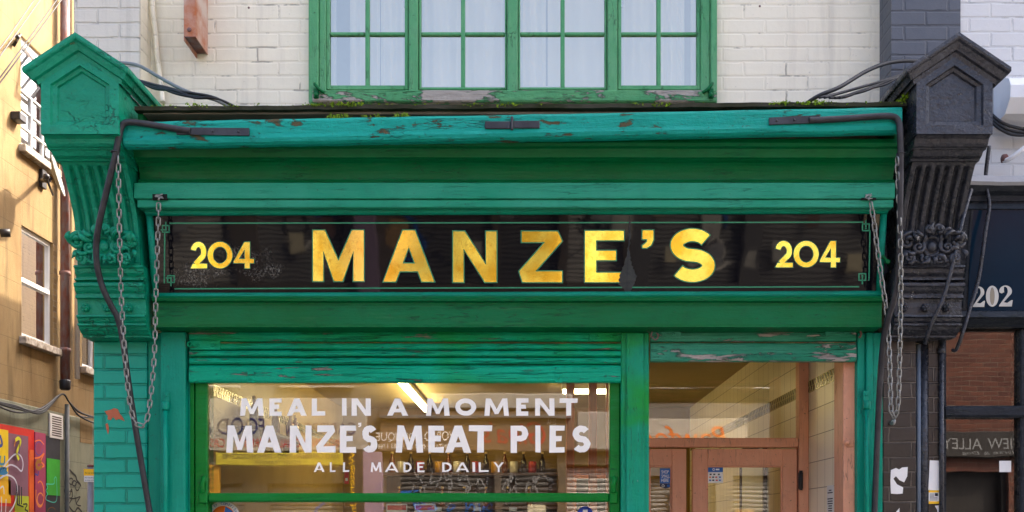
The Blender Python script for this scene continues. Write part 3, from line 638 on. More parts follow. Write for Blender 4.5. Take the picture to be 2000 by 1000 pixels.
def glyph(ch, w, h, t):
    """list of shapes (outer contour first, then holes), y up, in photo pixels"""
    if ch == 'M': return [[[(0, 0), (0, h), (1.15 * t, h), (w / 2, .40 * h), (w - 1.15 * t, h), (w, h), (w, 0), (w - t, 0), (w - t, .60 * h), (w / 2 + .42 * t, 0), (w / 2 - .42 * t, 0), (t, .60 * h), (t, 0)]]]
    if ch == 'm': s = .06 * w; return [[[(0, 0), (s, h), (s + 1.0 * t, h), (w / 2, .38 * h), (w - s - 1.0 * t, h), (w - s, h), (w, 0), (w - t, 0), (w - t - s * .6, .62 * h), (w / 2 + .35 * t, 0.1 * h), (w / 2 - .35 * t, .1 * h), (t + s * .6, .62 * h), (t, 0)]]]
    if ch == 'A':
        k = w / 2 - .55 * t; f = lambda y: w - 1.12 * t - y * k / h
        y1, y2 = .2 * h, .2 * h + .72 * t; ya = h * (w / 2 - 1.12 * t) / k
        return [[[(0, 0), (k, h), (w - k, h), (w, 0), (w - 1.12 * t, 0), (f(y1), y1), (w - f(y1), y1), (1.12 * t, 0)], [(w - f(y2), y2), (f(y2), y2), (w / 2, ya)]]]
    if ch == 'N': y1 = .34 * h; return [[[(0, 0), (0, h), (1.1 * t, h), (w - t, y1), (w - t, h), (w, h), (w, 0), (w - 1.1 * t, 0), (t, h - y1), (t, 0)]]]
    if ch == 'Z': return [[[(.08 * w, 0), (w, 0), (w, t), (.38 * w, t), (w, h - t * .9), (w * .9, h), (.06 * w, h), (.06 * w, h - t), (.60 * w, h - t), (0, t * 1.0)]]]
    if ch == 'E': s = .85 * t; m0 = (h - s) / 2 + .02 * h; return [[[(0, 0), (w, 0), (w, s), (t, s), (t, m0), (w * .8, m0), (w * .8, m0 + s), (t, m0 + s), (t, h - s), (w, h - s), (w, h), (0, h)]]]
    if ch == 'L': return [[[(0, 0), (w, 0), (w, .9 * t), (t, .9 * t), (t, h), (0, h)]]]
    if ch == 'I': return [[[(0, 0), (w, 0), (w, h), (0, h)]]]
    if ch == 'T': return [[[(w / 2 - t / 2, 0), (w / 2 + t / 2, 0), (w / 2 + t / 2, h - .9 * t), (w, h - .9 * t), (w, h), (0, h), (0, h - .9 * t), (w / 2 - t / 2, h - .9 * t)]]]
    if ch == 'Y': return [[[(w / 2 - t / 2, 0), (w / 2 + t / 2, 0), (w / 2 + t / 2, .42 * h), (w, h), (w - 1.1 * t, h), (w / 2, .60 * h), (1.1 * t, h), (0, h), (w / 2 - t / 2, .42 * h)]]]
    if ch in 'O0': return [[ell(w / 2, h / 2, w / 2, h / 2), ell(w / 2, h / 2, w / 2 - t, h / 2 - .92 * t)]]
    if ch == 'P':
        r = .29 * h; cx = w - r if w > r + t else t
        return [[[(0, 0), (t, 0), (t, h - 2 * r)] + ell(cx, h - r, w - cx, r, -90, 90, 14) + [(0, h)], [(t, h - 2 * r + .85 * t)] + ell(cx, h - r, w - cx - t, r - .85 * t, -90, 90, 12) + [(t, h - .85 * t)]]]
    if ch == 'D':
        cx = .35 * w; return [[[(0, 0)] + ell(cx, h / 2, w - cx, h / 2, -90, 90, 16) + [(0, h)], [(t, .9 * t)] + ell(cx, h / 2, w - cx - t, h / 2 - .9 * t, -90, 90, 14) + [(t, h - .9 * t)]]]
    if ch == 'S':
        b = (h - t) / 4; a = (w - t) / 2
        p = ell(w / 2, h - t / 2 - b, a * .96, b, 32, 250, 22) + ell(w / 2, t / 2 + b, a, b, 75, -148, 24); return [[stroke(p, t)]]
    if ch == "'": return [[[(w * .08, h), (w, h), (w, .45 * h), (w * .8, .15 * h), (w * .45, 0), (w * .1, 0), (w * .05, .12 * h), (w * .42, .3 * h), (w * .5, .5 * h), (w * .08, .5 * h)]]]
    if ch == '2':
        r = (w - t) / 2; rv = .29 * h
        p = ell(w * .47, h - t / 2 - rv, r * .95, rv, 165, -32, 18) + [(.3 * w, t * .9)]
        return [[stroke(p, t)], [[(0, 0), (w, 0), (w, .9 * t), (.45 * w, .9 * t), (.12 * w, .9 * t)]]]
    if ch == '4': return [[[(.55 * w, 0), (.55 * w + t, 0), (.55 * w + t, .2 * h), (w, .2 * h), (w, .2 * h + .85 * t), (.55 * w + t, .2 * h + .85 * t), (.55 * w + t, h), (.55 * w - .1 * t, h), (0, .27 * h), (0, .2 * h), (.55 * w, .2 * h)],
                           [(.55 * w, .2 * h + .85 * t), (.55 * w, .74 * h), (.24 * w, .2 * h + .85 * t)]]]
SZ0, SY0, SZ1, SY1 = 3.116, -.20, 2.760, -.115
sm = (SY0 - SY1) / (SZ0 - SZ1)
def S(px, py, d=0.0):
    """photo pixel -> point on the canted sign, d metres in front"""
    a = (CY - py) / F; t = (D + SY1 + (EYE - SZ1) * sm) / (1 - a * sm)
    return Vector(((px - CX) / F * t, t - D, EYE + a * t)) + SN * d
SN = Vector((0, -1, sm)).normalized()
def place(ch, x0, x1, yt, yb, t, mp, d, grow=0.0, mb=None, n=None, jit=0.0):
    for i, shp in enumerate(glyph(ch, x1 - x0, yb - yt, t)):
        cs = []
        for j, c in enumerate(shp):
            if grow: c = offs(c, grow if j == 0 else -grow)
            cs.append([mp(x0 + x + random.uniform(-jit, jit), yb - y + random.uniform(-jit, jit), d + i * .0003) for x, y in c])
        mb.poly(cs, n)
    return mb

# ================================================================== THE SIGN
sign = thing('shop_sign', "black glass fascia sign reading MANZE'S 204 in gold letters", 'sign', (-.1, -.12, 2.76))
mb = MB(); mb.poly([[S(296, 421), S(1722, 413), S(1712, 572), S(309, 573)]], SN, .01); panel = part('glass_panel', mb, m_signglass, sign)
mb = MB()
for p, q, r in ((S(287, 415, .012), S(1731, 411, .012), .017), (S(300, 579, .010), S(1721, 575, .010), .018)):
    mb.tube([p + (q - p) * i / 30 + Vector((0, 0, random.uniform(-.0006, .0006))) for i in range(31)], r, 12)
for (a, b) in ((S(292, 412, .004), S(305, 582, .004)), (S(1726, 409, .004), S(1716, 580, .004))):
    mb.tube([a, b], .0165, 8, flat=.8)
part('sign_frame', mb, m_teal, sign)
for ch, x0, x1, yt, yb, t in (('M', 611.5, 710.5, 450, 549, 20), ('A', 749, 848, 450, 550, 21.5), ('N', 885, 969.8, 452, 551, 20.5), ('Z', 1014, 1097.6, 452, 551, 21), ('E', 1142.6, 1218, 451, 551, 21.5), ("'", 1253, 1276, 450, 484, 21), ('S', 1308.7, 1395.7, 447, 550.5, 24),
                              ('2', 373, 404.5, 472.5, 524, 9.6), ('0', 406, 454, 472.5, 524, 10), ('4', 457, 496, 473, 524, 9.5), ('2', 1514.6, 1548, 470.6, 522, 9.6), ('0', 1550, 1598.7, 470.6, 522, 10), ('4', 1601.6, 1640, 471, 522, 9.5)):
    big = x1 - x0 > 60 or ch == "'"
    lt = part('letter', place(ch, x0, x1, yt, yb, t, S, .0022, 0, MB(), SN), m_gold, sign) if ch in "MANZE'S" else part('numeral', place(ch, x0, x1, yt, yb, t, S, .0022, 0, MB(), SN), m_gold, sign)
    part('outline', place(ch, x0, x1, yt, yb, t, S, .0012, 2.0 if big else 1.2, MB(), SN), m_lineg, lt)
mb = MB(); g_ = 1.0
def sline(x0, y0, x1, y1, wd=2.6): mb.ribbon([S(x0, y0, .0012), S(x1, y1, .0012)], wd * .00248, SN)
sline(331, 436, 1686, 434); sline(341, 564, 1678, 560); sline(318, 458, 331, 553) if False else None
sline(322, 452, 321, 553); sline(1699, 450, 1697, 548)
for cx_, cy_, a, b in ((324, 447, 1, 1), (334, 545, 1, -1), (1691, 444, -1, 1), (1684, 541, -1, -1)):
    s = 6.5
    sline(cx_ - s, cy_ - s, cx_ + s, cy_ - s); sline(cx_ - s, cy_ + s, cx_ + s, cy_ + s); sline(cx_ - s, cy_ - s - 1, cx_ - s, cy_ + s + 1); sline(cx_ + s, cy_ - s - 1, cx_ + s, cy_ + s + 1)
    sline(cx_ - a * 4 - 6, cy_ + b * 2, cx_ + 2, cy_ + b * 2); sline(cx_ - 0, cy_ - b * 14, cx_ - 0, cy_)
part('border_line', mb, m_lineg, sign)
mb = MB(); random.seed(5)
L_ = [(1229, 432), (1227, 445), (1228, 470), (1226, 490), (1223, 505), (1217, 520), (1213, 532), (1209, 545), (1208, 556), (1216, 562), (1220, 571)]
R_ = [(1231, 571), (1236, 562), (1241, 550), (1243, 540), (1238, 527), (1233, 515), (1231, 500), (1230, 480), (1231, 460), (1231, 444), (1231, 432)]
def rough(l):
    o = []
    for p, q in zip(l, l[1:]):
        for i in range(4): o.append((p[0] + (q[0] - p[0]) * i / 4 + random.uniform(-1.6, 1.6), p[1] + (q[1] - p[1]) * i / 4))
    return o + [l[-1]]
mb.poly([[S(x, y, .0028) for x, y in rough(L_) + rough(R_)]], SN)
part('broken_corner', mb, plain('bare_grey_backing', srgb(60, 62, 59), .85, .12, 20, .6), sign, 'grey patch where the glass has cracked beside the E')
mb = MB(); mb.ribbon([S(1229, 424, .0034), S(1228, 480, .0034), S(1225, 530, .0034), S(1224, 572, .0034)], .003, SN); part('joint', mb, m_ink, sign)

# window lettering on the upper pane
def W(px, py, d=0.0): return P(px, py, .0385 - d)
random.seed(3)
def word_row(items, yt, yb, t, jit):
    for it in items:
        ch, x0, x1 = it[:3]; a, b = (it[3], it[4]) if len(it) > 3 else (yt, yb)
        part('letter', place(ch, x0, x1, a, b, t, W, 0, 0, MB(), NY, jit), m_letter, sw)
word_row([('m', 469, 515), ('E', 526, 550), ('A', 560, 599), ('L', 609, 635), ('I', 668, 677), ('N', 687, 724), ('A', 756, 797), ('m', 832, 878), ('O', 889, 930), ('m', 946, 994), ('E', 1008, 1032), ('N', 1045, 1083), ('T', 1093, 1128)], 778, 812, 9.8, .35)
word_row([('m', 442, 495), ('A', 502, 550), ('N', 566, 609), ('Z', 617, 655), ('E', 664, 695), ("'", 699, 706, 826, 834), ('S', 707, 737), ('m', 773, 826), ('E', 837, 867), ('A', 870, 920), ('T', 916, 961), ('P', 997, 1032), ('I', 1046, 1056), ('E', 1073, 1103), ('S', 1118, 1153)], 831, 884, 12.5, .6)
word_row([('A', 613, 634), ('L', 644, 655), ('L', 670, 682), ('m', 724, 745), ('A', 752, 778), ('D', 788, 804), ('E', 815, 829), ('D', 864, 882), ('A', 890, 916), ('I', 923, 928), ('L', 935, 954), ('Y', 964, 984)], 903, 922, 3.9, .45)
# ================================================================== ROLLER SHUTTERS
def shutter(name, x0, x1, Y, slats, ztop, zbot_rail, mat, label, rail_h):
    t = thing(name, label, 'roller shutter', ((x0 + x1) / 2, Y, zbot_rail), 'rolled up timber shutters')
    for a, b in slats:
        z1, z0 = PZ(a, Y), PZ(b, Y); h = z1 - z0
        prof = [(Y + .012, z1), (Y + .002, z1 - .05 * h), (Y - .008, z1 - .2 * h), (Y - .013, z1 - .45 * h), (Y - .012, z1 - .75 * h), (Y - .004, z1 - .93 * h), (Y + .012, z1 - .985 * h), (Y + .02, z0 + .015 * h), (Y + .02, z1)]
        part('slat', MB().sweep(prof, x0, x1, random.uniform(-.002, .002), random.uniform(-.002, .002), n=22, wob=.0012), mat, t)
    zt = zbot_rail + rail_h
    prof = [(Y + .015, zt), (Y - .002, zt - .003), (Y - .012, zt - .014), (Y - .013, zt - .4 * rail_h), (Y - .017, zt - .44 * rail_h), (Y - .017, zbot_rail + .008), (Y - .010, zbot_rail), (Y + .02, zbot_rail), (Y + .02, zt)]
    part('bottom_rail', MB().sweep(prof, x0, x1, n=22, wob=.001), mat, t)
    return t
Y0 = .0
sh = shutter('roller_shutter', PX(371, 0), PX(1212, 0), Y0, [(646, 668), (669, 683), (684, 697), (698, 712)], 0, PZ(747.5, 0), m_shut, 'wide green timber roller shutter rolled up over the window', PZ(713, 0) - PZ(747.5, 0))
def hinge(mbx, px0, px1, py0, py1, Y, bolts):
    mb = MB().box(PX(px0, Y), PX(px1, Y), Y, Y + .012, PZ(py1, Y), PZ(py0, Y), .002)
    for bx, by in bolts: mb.ball(P(bx, by, Y), .008, .006, .008, 8)
    return mb
part('hinge_plate', hinge(0, 371, 430, 665, 683, -.017, [(387, 674), (415, 674)]).ring(P(371, 672, -.025), .012, .004, 'y', 14, 6), m_shut, sh)
part('hinge_plate', hinge(0, 1151, 1212, 650, 666, -.018, [(1166, 657), (1195, 657)]).ring(P(1210, 659, -.025), .012, .004, 'y', 14, 6), m_shut, sh)
part('rail_clip', hinge(0, 483, 496, 725, 747, -.020, [(489, 739)]), m_shut, sh); part('rail_clip', hinge(0, 1084, 1099, 725, 747, -.020, [(1091, 738)]), m_shut, sh)
pl_ = part('name_plate', MB().box(PX(735, -.02), PX(840, -.02), -.0215, -.015, PZ(746, -.02), PZ(734, -.02), .003), m_shut, sh)
text('raised_text', 'G.W.BECK  DEPTFORD', P(740, 744, -.0218), (1, 0, 0), (0, 0, 1), m_shut, pl_, width=.225, height=.017, thick=.002)
sh2 = shutter('roller_shutter', PX(1270, .0), PX(1671, 0), Y0, [(647, 668)], 0, PZ(706.5, 0), m_shut2, 'short worn green roller shutter with bare wood above the doorway', PZ(669, 0) - PZ(706.5, 0))
part('hinge_plate', hinge(0, 1270, 1330, 646, 659, -.018, [(1290, 652), (1315, 652)]), m_shut2, sh2); part('hinge_plate', hinge(0, 1612, 1671, 646, 656, -.018, [(1650, 650)]), m_shut2, sh2)
part('rusty_hook', MB().tube(smooth([P(1274, 648, -.03), P(1272, 656, -.035), P(1280, 664, -.035), P(1286, 656, -.03), P(1282, 650, -.03)], 4), .004, 6), m_rustp, sh2)
part('rusty_hook', MB().tube(smooth([P(1679, 645, -.03), P(1682, 652, -.04), P(1678, 660, -.035)], 4), .006, 6), m_rustp, sh2)
pl_ = part('name_plate', MB().box(PX(1399, -.02), PX(1546, -.02), -.0215, -.015, PZ(704, -.02), PZ(692, -.02), .003), m_shut2, sh2)
text('raised_text', 'W.BOOHER & SON  LTD  KENNINGTON', P(1404, 702, -.0218), (1, 0, 0), (0, 0, 1), m_shut2, pl_, width=.33, height=.016, thick=.002)

# ================================================================== ROOM AND LOBBY
CZ = 2.83
room = part('shop_room', MB().box(-1.999, -1.95, .25, 5.6, 0, CZ), m_tile2, shop)
part('shop_room_wall', MB().box(1.62, 1.7595, .205, 5.6, 0, CZ), m_tile, shop)
part('shop_room_wall', MB().box(-1.949, 1.619, 5.4, 5.6, 0, CZ), plain('ochre_back_wall', srgb(134, 108, 48), .7, .14, 2), shop)
part('ceiling', MB().box(-1.999, 1.7595, .14, 5.6, CZ + .001, 3.2), m_ceil, shop)
part('shop_room_floor', MB().box(-1.949, 1.619, .21, 5.39, -.02, .05), m_darkwood, shop)
# green and cream chequer band on both walls
def band(xw, sg, ya, yb, z):
    mb1, mb2 = MB(), MB(); n = int((yb - ya) / .05)
    mb1.box(xw, xw + sg * .004, ya, yb, z - .035, z + .035)
    for i in range(n):
        y = ya + i * .05
        for zz, dy in ((z + .002, 0), (z - .031, .0)):
            k = .025 if zz > z else -.025
            q = [(xw + sg * .006, y + .0, zz), (xw + sg * .006, y + .025, zz), (xw + sg * .006, y + .025 + k * .6, zz + .029), (xw + sg * .006, y + k * .6, zz + .029)]
            mb2.face([Vector(v) for v in q])
    return mb1, mb2
m_bandg = plain('dark_green_glaze', srgb(30, 72, 44), .2, .05); m_bandc = plain('cream_glaze', srgb(222, 206, 150), .2, .05)
for xw, sg, ya, yb, z in ((1.62, -1, .21, 5.35, 2.42), (-1.95, 1, .3, 5.35, 2.44)):
    a, b = band(xw, sg, ya, yb, z); bo = part('tile_band', a, m_bandc, shop); part('band_pattern', b, m_bandg, bo)
# lobby: door frame, doors, side return window
DY = .86
lob = thing('entrance_doors', 'brown painted double doors with fanlight in recessed entrance', 'door', (1.15, DY, 0))
kx = lambda px: PX(px, DY)
part('door_frame', MB().box(kx(1558), 1.6185, DY - .03, DY + .05, 0, 2.828, .004).box(.60, kx(1557.5), DY - .025, DY + .05, PZ(874, DY), PZ(856, DY), .004).box(.56, .5995, DY - .03, DY + .05, 0, 2.828, .004).box(.60, kx(1557.5), DY - .02, DY + .05, 2.76, 2.827, .003), m_door, lob)
mb = MB(); mb.face([(.60, DY, PZ(857, DY)), (kx(1558), DY, PZ(857, DY)), (kx(1558), DY, 2.765), (.60, DY, 2.765)]); part('fanlight_pane', mb, m_glass, lob)
dt = PZ(877, DY)
for nm, a, b, lab in (('door_leaf', 1352, 1556, None), ('door_leaf', 1160, 1340, None)):
    x0, x1 = max(kx(a), .602), kx(b); st = .085
    d = part(nm, MB().box(x0, x0 + st, DY - .012, DY + .03, .01, dt, .003).box(x1 - st, x1, DY - .012, DY + .03, .01, dt, .003).box(x0 + st, x1 - st, DY - .011, DY + .029, dt - .1, dt, .003).box(x0 + st, x1 - st, DY - .011, DY + .029, .01, .5, .003)
             .box(x0 + st, x0 + st + .008, DY - .002, DY + .02, .5, dt - .1, .002).box(x1 - st - .008, x1 - st, DY - .002, DY + .02, .5, dt - .1, .002).box(x0 + st + .008, x1 - st - .008, DY - .002, DY + .02, dt - .108, dt - .1, .002), m_door, lob)
    mb = MB(); mb.face([(x0 + st, DY + .008, .5), (x1 - st, DY + .008, .5), (x1 - st, DY + .008, dt - .1), (x0 + st, DY + .008, dt - .1)]); part('pane', mb, m_glass, d)
    if a == 1352: part('hinge', MB().box(kx(1556), kx(1565), DY - .045, DY - .031, PZ(956, DY), PZ(923, DY), .004).tube([(kx(1560), DY - .05, PZ(958, DY)), (kx(1560), DY - .05, PZ(920, DY))], .010, 8), m_iron, d)
part('side_return', MB().box(.53, .585, .201, DY - .031, 2.7, 2.828).box(.53, .585, .201, DY - .031, 0, .6), m_orangewood, lob)
mb = MB(); mb.face([(.557, .2, .6), (.557, DY - .03, .6), (.557, DY - .03, 2.7), (.557, .2, 2.7)]); part('side_pane', mb, m_glass, lob)
# outer jamb of the doorway, brown
jm = part('door_jamb', MB().box(PX(1645, .06), PX(1672, .03) - .001, .04, .204, 0, 2.582, .004), m_door, front)
part('latch_keep', MB().box(PX(1652, .035), PX(1667, .035), .034, .0395, PZ(873, .035), PZ(856, .035), .003).lathe([(.014, 0), (.014, -.012), (.007, -.014), (.007, -.022)], P(1654, 864, .034), 12, 'y'), m_door, jm)
part('lobby_panel', MB().box(.59, 1.64, .205, DY - .035, 2.60, 2.64), m_ceil, front) if False else None
# fluorescent tubes
def tube_light(x, ya, yb, z, label):
    t = thing('fluorescent_light', label, 'ceiling light', (x, (ya + yb) / 2, z))
    part('batten', MB().box(x - .035, x + .035, ya, yb, z + .03, CZ, .004), m_white_pl, t)
    part('lamp_tube', MB().tube([(x, ya + .03, z), (x, yb - .03, z)], .019, 10), m_tubel, t)
    part('end_cap', MB().box(x - .02, x + .02, ya, ya + .028, z - .022, z + .0295, .003).box(x - .02, x + .02, yb - .028, yb, z - .022, z + .0295, .003), m_white_pl, t)
m_tubel = lamp_mat('lit_tube', (1, .76, .34), 9)
tube_light(-1.06, 2.6, 5.0, 2.76, 'lit fluorescent tube on the shop ceiling seen through the big window')
t = thing('fluorescent_light', 'short lit ceiling light beyond the orange woodwork at right', 'ceiling light', (.45, 3.6, 2.75))
part('batten', MB().box(.25, .65, 3.55, 3.65, 2.775, CZ, .004), m_white_pl, t); part('lamp_tube', MB().box(.26, .64, 3.56, 3.64, 2.745, 2.7745, .008), m_tubel, t)
# furnishings seen through the glass
def booth(x0, x1, y):
    t = thing('wooden_partition', 'orange varnished wooden partition with small panes inside the shop', 'partition', ((x0 + x1) / 2, y, .05))
    mb = MB()
    for x in (x0, x0 + (x1 - x0) * .47, x1 - .06): mb.box(x, x + .06, y, y + .06, .05, 2.78, .004)
    part('post', mb, m_orangewood, t)
    mb = MB()
    for z in (2.72, 2.02, 1.5, .9): mb.box(x0 + .061, x1 - .061, y + .005, y + .055, z - .03, z + .03, .003)
    part('rail', mb, m_orangewood, t)
    mb = MB(); mb.box(x0 + .06, x1 - .06, y + .02, y + .04, .05, .87); part('panel', mb, m_orangewood, t)
    return t
booth(PX(1106, 2.4), PX(1200, 2.4), 2.4)
ct = thing('shop_counter', 'dark wooden counter running across the shop', 'counter', (-.8, 4.2, .05))
part('counter_top', MB().box(-1.94, .2, 3.9, 4.5, 1.02, 1.06, .005), m_white_pl, ct); part('counter_front', MB().box(-1.94, .18, 3.95, 4.45, .05, 1.019), m_darkwood, ct)
bs = thing('back_shelf', 'dark wooden shelf unit with two long shelves on back wall', 'shelf', (-.6, 5.2, .05))
part('shelf', MB().box(-1.5, .25, 5.12, 5.38, 1.78, 1.81, .003), m_darkwood, bs); part('shelf', MB().box(-1.5, .25, 5.12, 5.38, 2.12, 2.15, .003), m_darkwood, bs); part('back_panel', MB().box(-1.5, .25, 5.381, 5.398, 1.5, 2.2), m_darkwood, bs)
m_amber = plain('amber_bottle_glass', srgb(110, 54, 16), .1, .1, spec=.7); m_dkbot = plain('dark_sauce_bottle', srgb(40, 24, 16), .12, .1, spec=.7); m_cap = plain('bottle_cap', srgb(214, 190, 140), .4, .05)
def bottle(x, y, z, s, mat, label, grp):
    t = thing('bottle', label, 'bottle', (x, y, z), grp)
    part('glass_body', MB().lathe([(.0, 0), (.034 * s, 0), (.036 * s, .01 * s), (.036 * s, .13 * s), (.03 * s, .155 * s), (.014 * s, .19 * s), (.013 * s, .225 * s)], (x, y, z), 12), mat, t)
    part('cap', MB().lathe([(.016 * s, .2255 * s), (.016 * s, .25 * s), (.0, .251 * s)], (x, y, z), 12), m_cap, t)
for i in range(7): bottle(-1.35 + i * .22, 5.22, 1.811, .8, m_dkbot if i % 2 else m_amber, 'small dark glass bottle on the lower back shelf', 'bottles on the back shelf')
cb = thing('glazed_cabinet', 'dark glazed wall cabinet at the back of the shop', 'cabinet', (-.55, 5.3, 1.0))
part('cabinet_frame', MB().box(-1.3, -1.25, 5.2, 5.1199 + .2, 1.07, 1.77).box(-.55, -.5, 5.2, 5.3199, 1.07, 1.77).box(.2, .25, 5.2, 5.3199, 1.07, 1.77), m_darkwood, cb)
dw = thing('doorway', 'dark doorway with ochre frame in the back wall', 'doorway', (.7, 5.38, .05))
part('door_shade_panel', MB().box(.45, 1.0, 5.385, 5.399, .05, 2.1), plain('passage_shade', srgb(46, 34, 20), .9), dw); part('door_casing', MB().box(.38, .45, 5.36, 5.399, .05, 2.17, .004).box(1.0, 1.07, 5.36, 5.399, .05, 2.17, .004).box(.45, 1.0, 5.361, 5.399, 2.1005, 2.17, .004), m_orangewood, dw)  # thin dark panel; the passage's darkness is put into its colour
for i in range(9): bottle(-1.42 + i * .19, 5.22, 2.151, .85, m_dkbot if i % 3 else m_amber, 'dark sauce bottle standing on the upper back shelf', 'bottles on the upper back shelf')
m_tin = [plain('tin_' + n, srgb(*c), .4, .05) for n, c in (('white', (220, 216, 206)), ('red', (170, 44, 36)), ('gold', (200, 150, 50)))]
for i in range(8):
    x = -1.33 + i * .19; solo('food_tin', MB().lathe([(0, 0), (.04, 0), (.04, .11), (.037, .114), (0, .115)], (x, 5.22, 2.151), 14), m_tin[i % 3], ('white', 'red', 'gold')[i % 3] + ' food tin between dark bottles on the upper back shelf', 'tin', ('white', 'red', 'gold')[i % 3] + ' tins on the upper back shelf')
# high shelf on the left wall with bottles
hs = thing('wall_shelf', 'narrow shelf high on the left tiled wall holding brown bottles', 'shelf', (-1.88, 2.2, 2.24)); part('shelf_board', MB().box(-1.949, -1.80, 1.6, 3.0, 2.25, 2.27, .003), m_darkwood, hs)
part('bracket', MB().box(-1.949, -1.83, 1.7, 1.72, 2.18, 2.249), m_darkwood, hs); part('bracket', MB().box(-1.949, -1.83, 2.85, 2.87, 2.18, 2.249), m_darkwood, hs)
for y in (1.72, 1.86, 2.3, 2.75, 2.92): bottle(-1.87, y, 2.2705, .85, m_amber, 'brown bottle standing on the high shelf of the left wall', 'bottles on the wall shelf')
# white capped jars just inside the window on a display ledge
dl = solo('display_ledge', MB().box(-1.6, .38, .2, .5, 1.42, 1.45, .004), m_darkwood, 'dark wooden display ledge just behind the shop window', 'ledge')
for i, px in enumerate((855, 932, 1002)):
    x = PX(px, .32); t = thing('sauce_jar', ['leftmost white capped sauce jar on the window ledge', 'middle white capped sauce jar on the window ledge', 'rightmost white capped sauce jar on the window ledge'][i], 'jar', (x, .32, 1.451), 'sauce jars in the window')
    zt = PZ(991, .32); part('jar_body', MB().lathe([(0, 1.451), (.045, 1.451), (.047, 1.46), (.047, zt - .07), (.02, zt - .035), (.018, zt - .02)], (x, .32, 0), 14), m_dkbot, t); part('jar_lid', MB().lathe([(.021, zt - .0195), (.021, zt), (0, zt + .001)], (x, .32, 0), 14), m_white_pl, t)
for i, (px, c) in enumerate(((775, m_red), (830, m_red))):
    x = PX(px, .3); mb = MB().box(x - .055, x + .055, .30, .306, 1.4505, PZ(984, .3)); t = solo('menu_card', mb, m_paper, ['printed card with red heading, left one on the window ledge', 'printed card with red heading, right one on the window ledge'][i], 'card')
    part('heading', MB().box(x - .05, x + .05, .2985, .2995, PZ(996, .3), PZ(987, .3)), m_red, t)
# framed picture on the right tiled wall behind the door
pf = thing('picture_frame', 'dark framed picture on the tiled wall behind the door', 'picture', (1.6, 2.3, 1.7)); part('frame', MB().box(1.595, 1.618, 1.9, 1.94, 1.55, 2.2).box(1.595, 1.618, 2.7, 2.74, 1.55, 2.2).box(1.595, 1.618, 1.941, 2.699, 2.16, 2.2).box(1.595, 1.618, 1.941, 2.699, 1.55, 1.59), m_darkwood, pf); part('print', MB().box(1.606, 1.612, 1.941, 2.699, 1.591, 2.159), m_paper, pf)

# ------------------------------------------------------------------ stickers and notices on the glass
def lettered(o, lines, px, py, Y, hpx, mat, wpx=None, gap=1.5):
    for i, s in enumerate(lines):
        y = py + i * hpx * gap
        text('lettering', s, P(px, y, Y), (1, 0, 0), (0, 0, 1), mat, o, width=(wpx * K(Y)) if wpx and not isinstance(wpx, (list, tuple)) else (wpx[i] * K(Y) if wpx else None), height=hpx * K(Y))
def plate(px0, px1, py0, py1, Y, th=.0015): return MB().box(PX(px0, Y), PX(px1, Y), Y, Y + th, PZ(py1, Y), PZ(py0, Y))
GY = DY + .0045
t = solo('window_sticker', plate(1289, 1311, 915, 944, GY), m_blue, 'blue sticker reading SHOP SMALL HERE on left door pane', 'sticker')
lettered(t, ['SHOP', 'SMALL', 'HERE'], 1292, 925, GY - .0006, 6.5, m_letter, [14, 16, 14], 1.25)
mb = MB(); mb.poly([[P(x, y, GY) for x, y in ((1289, 944.5), (1311, 944.5), (1311, 950), (1300, 955), (1289, 950))]], NY)
part('badge', mb, plain('navy_print', srgb(20, 34, 66), .5, .03), t); part('badge_symbol', MB().ring(P(1295, 949, GY - .001), .007, .0015, 'y', 14, 5), m_letter, t); part('badge_symbol', plate(1303, 1308, 946.5, 951, GY - .001, .0005), m_blue, t)
t = solo('window_sticker', plate(1381, 1412, 912, 943, GY), m_paper, 'white payment sticker with blue top on right door pane', 'sticker')
part('blue_header', plate(1381, 1412, 912, 922, GY - .0008, .0006), m_blue, t); part('header_mark', MB().ring(P(1394, 917, GY - .001), .006, .0018, 'y', 12, 5).box(PX(1398, GY), PX(1405, GY), GY - .0015, GY - .001, PZ(918.5, GY), PZ(915.5, GY)), m_letter, t)
for i, (x, y, c) in enumerate(((1388, 926.5, m_ink), (1395, 926.5, m_ink), (1404, 926.5, m_ink), (1387, 932, m_orange), (1393, 932, m_ink), (1399, 932, m_red), (1406, 932, m_blue), (1387, 938, m_blue), (1393, 938, m_ink), (1400, 938, m_red), (1406, 938, m_blue))):
    part('card_logo', plate(x - 1.9, x + 1.9, y - 1.3, y + 1.3, GY - .0008, .0006), c, t)
WX = 1.6185
t = solo('paper_notice', MB().box(WX - .001, WX, .335, .46, 1.62, PZ(948, .4)), m_paper, 'white printed notice taped to the tiled wall of the doorway', 'notice')
zt = PZ(948, .4)
for i in range(14): 
    w_ = .05 if i == 0 else random.uniform(.06, .1); part('lettering', MB().box(WX - .0018, WX - .0012, .397 - w_ / 2, .397 + w_ / 2, zt - .03 - i * .013 - (.02 if i > 1 else 0), zt - .024 - i * .013 - (.02 if i > 1 else 0)), m_ink, t)
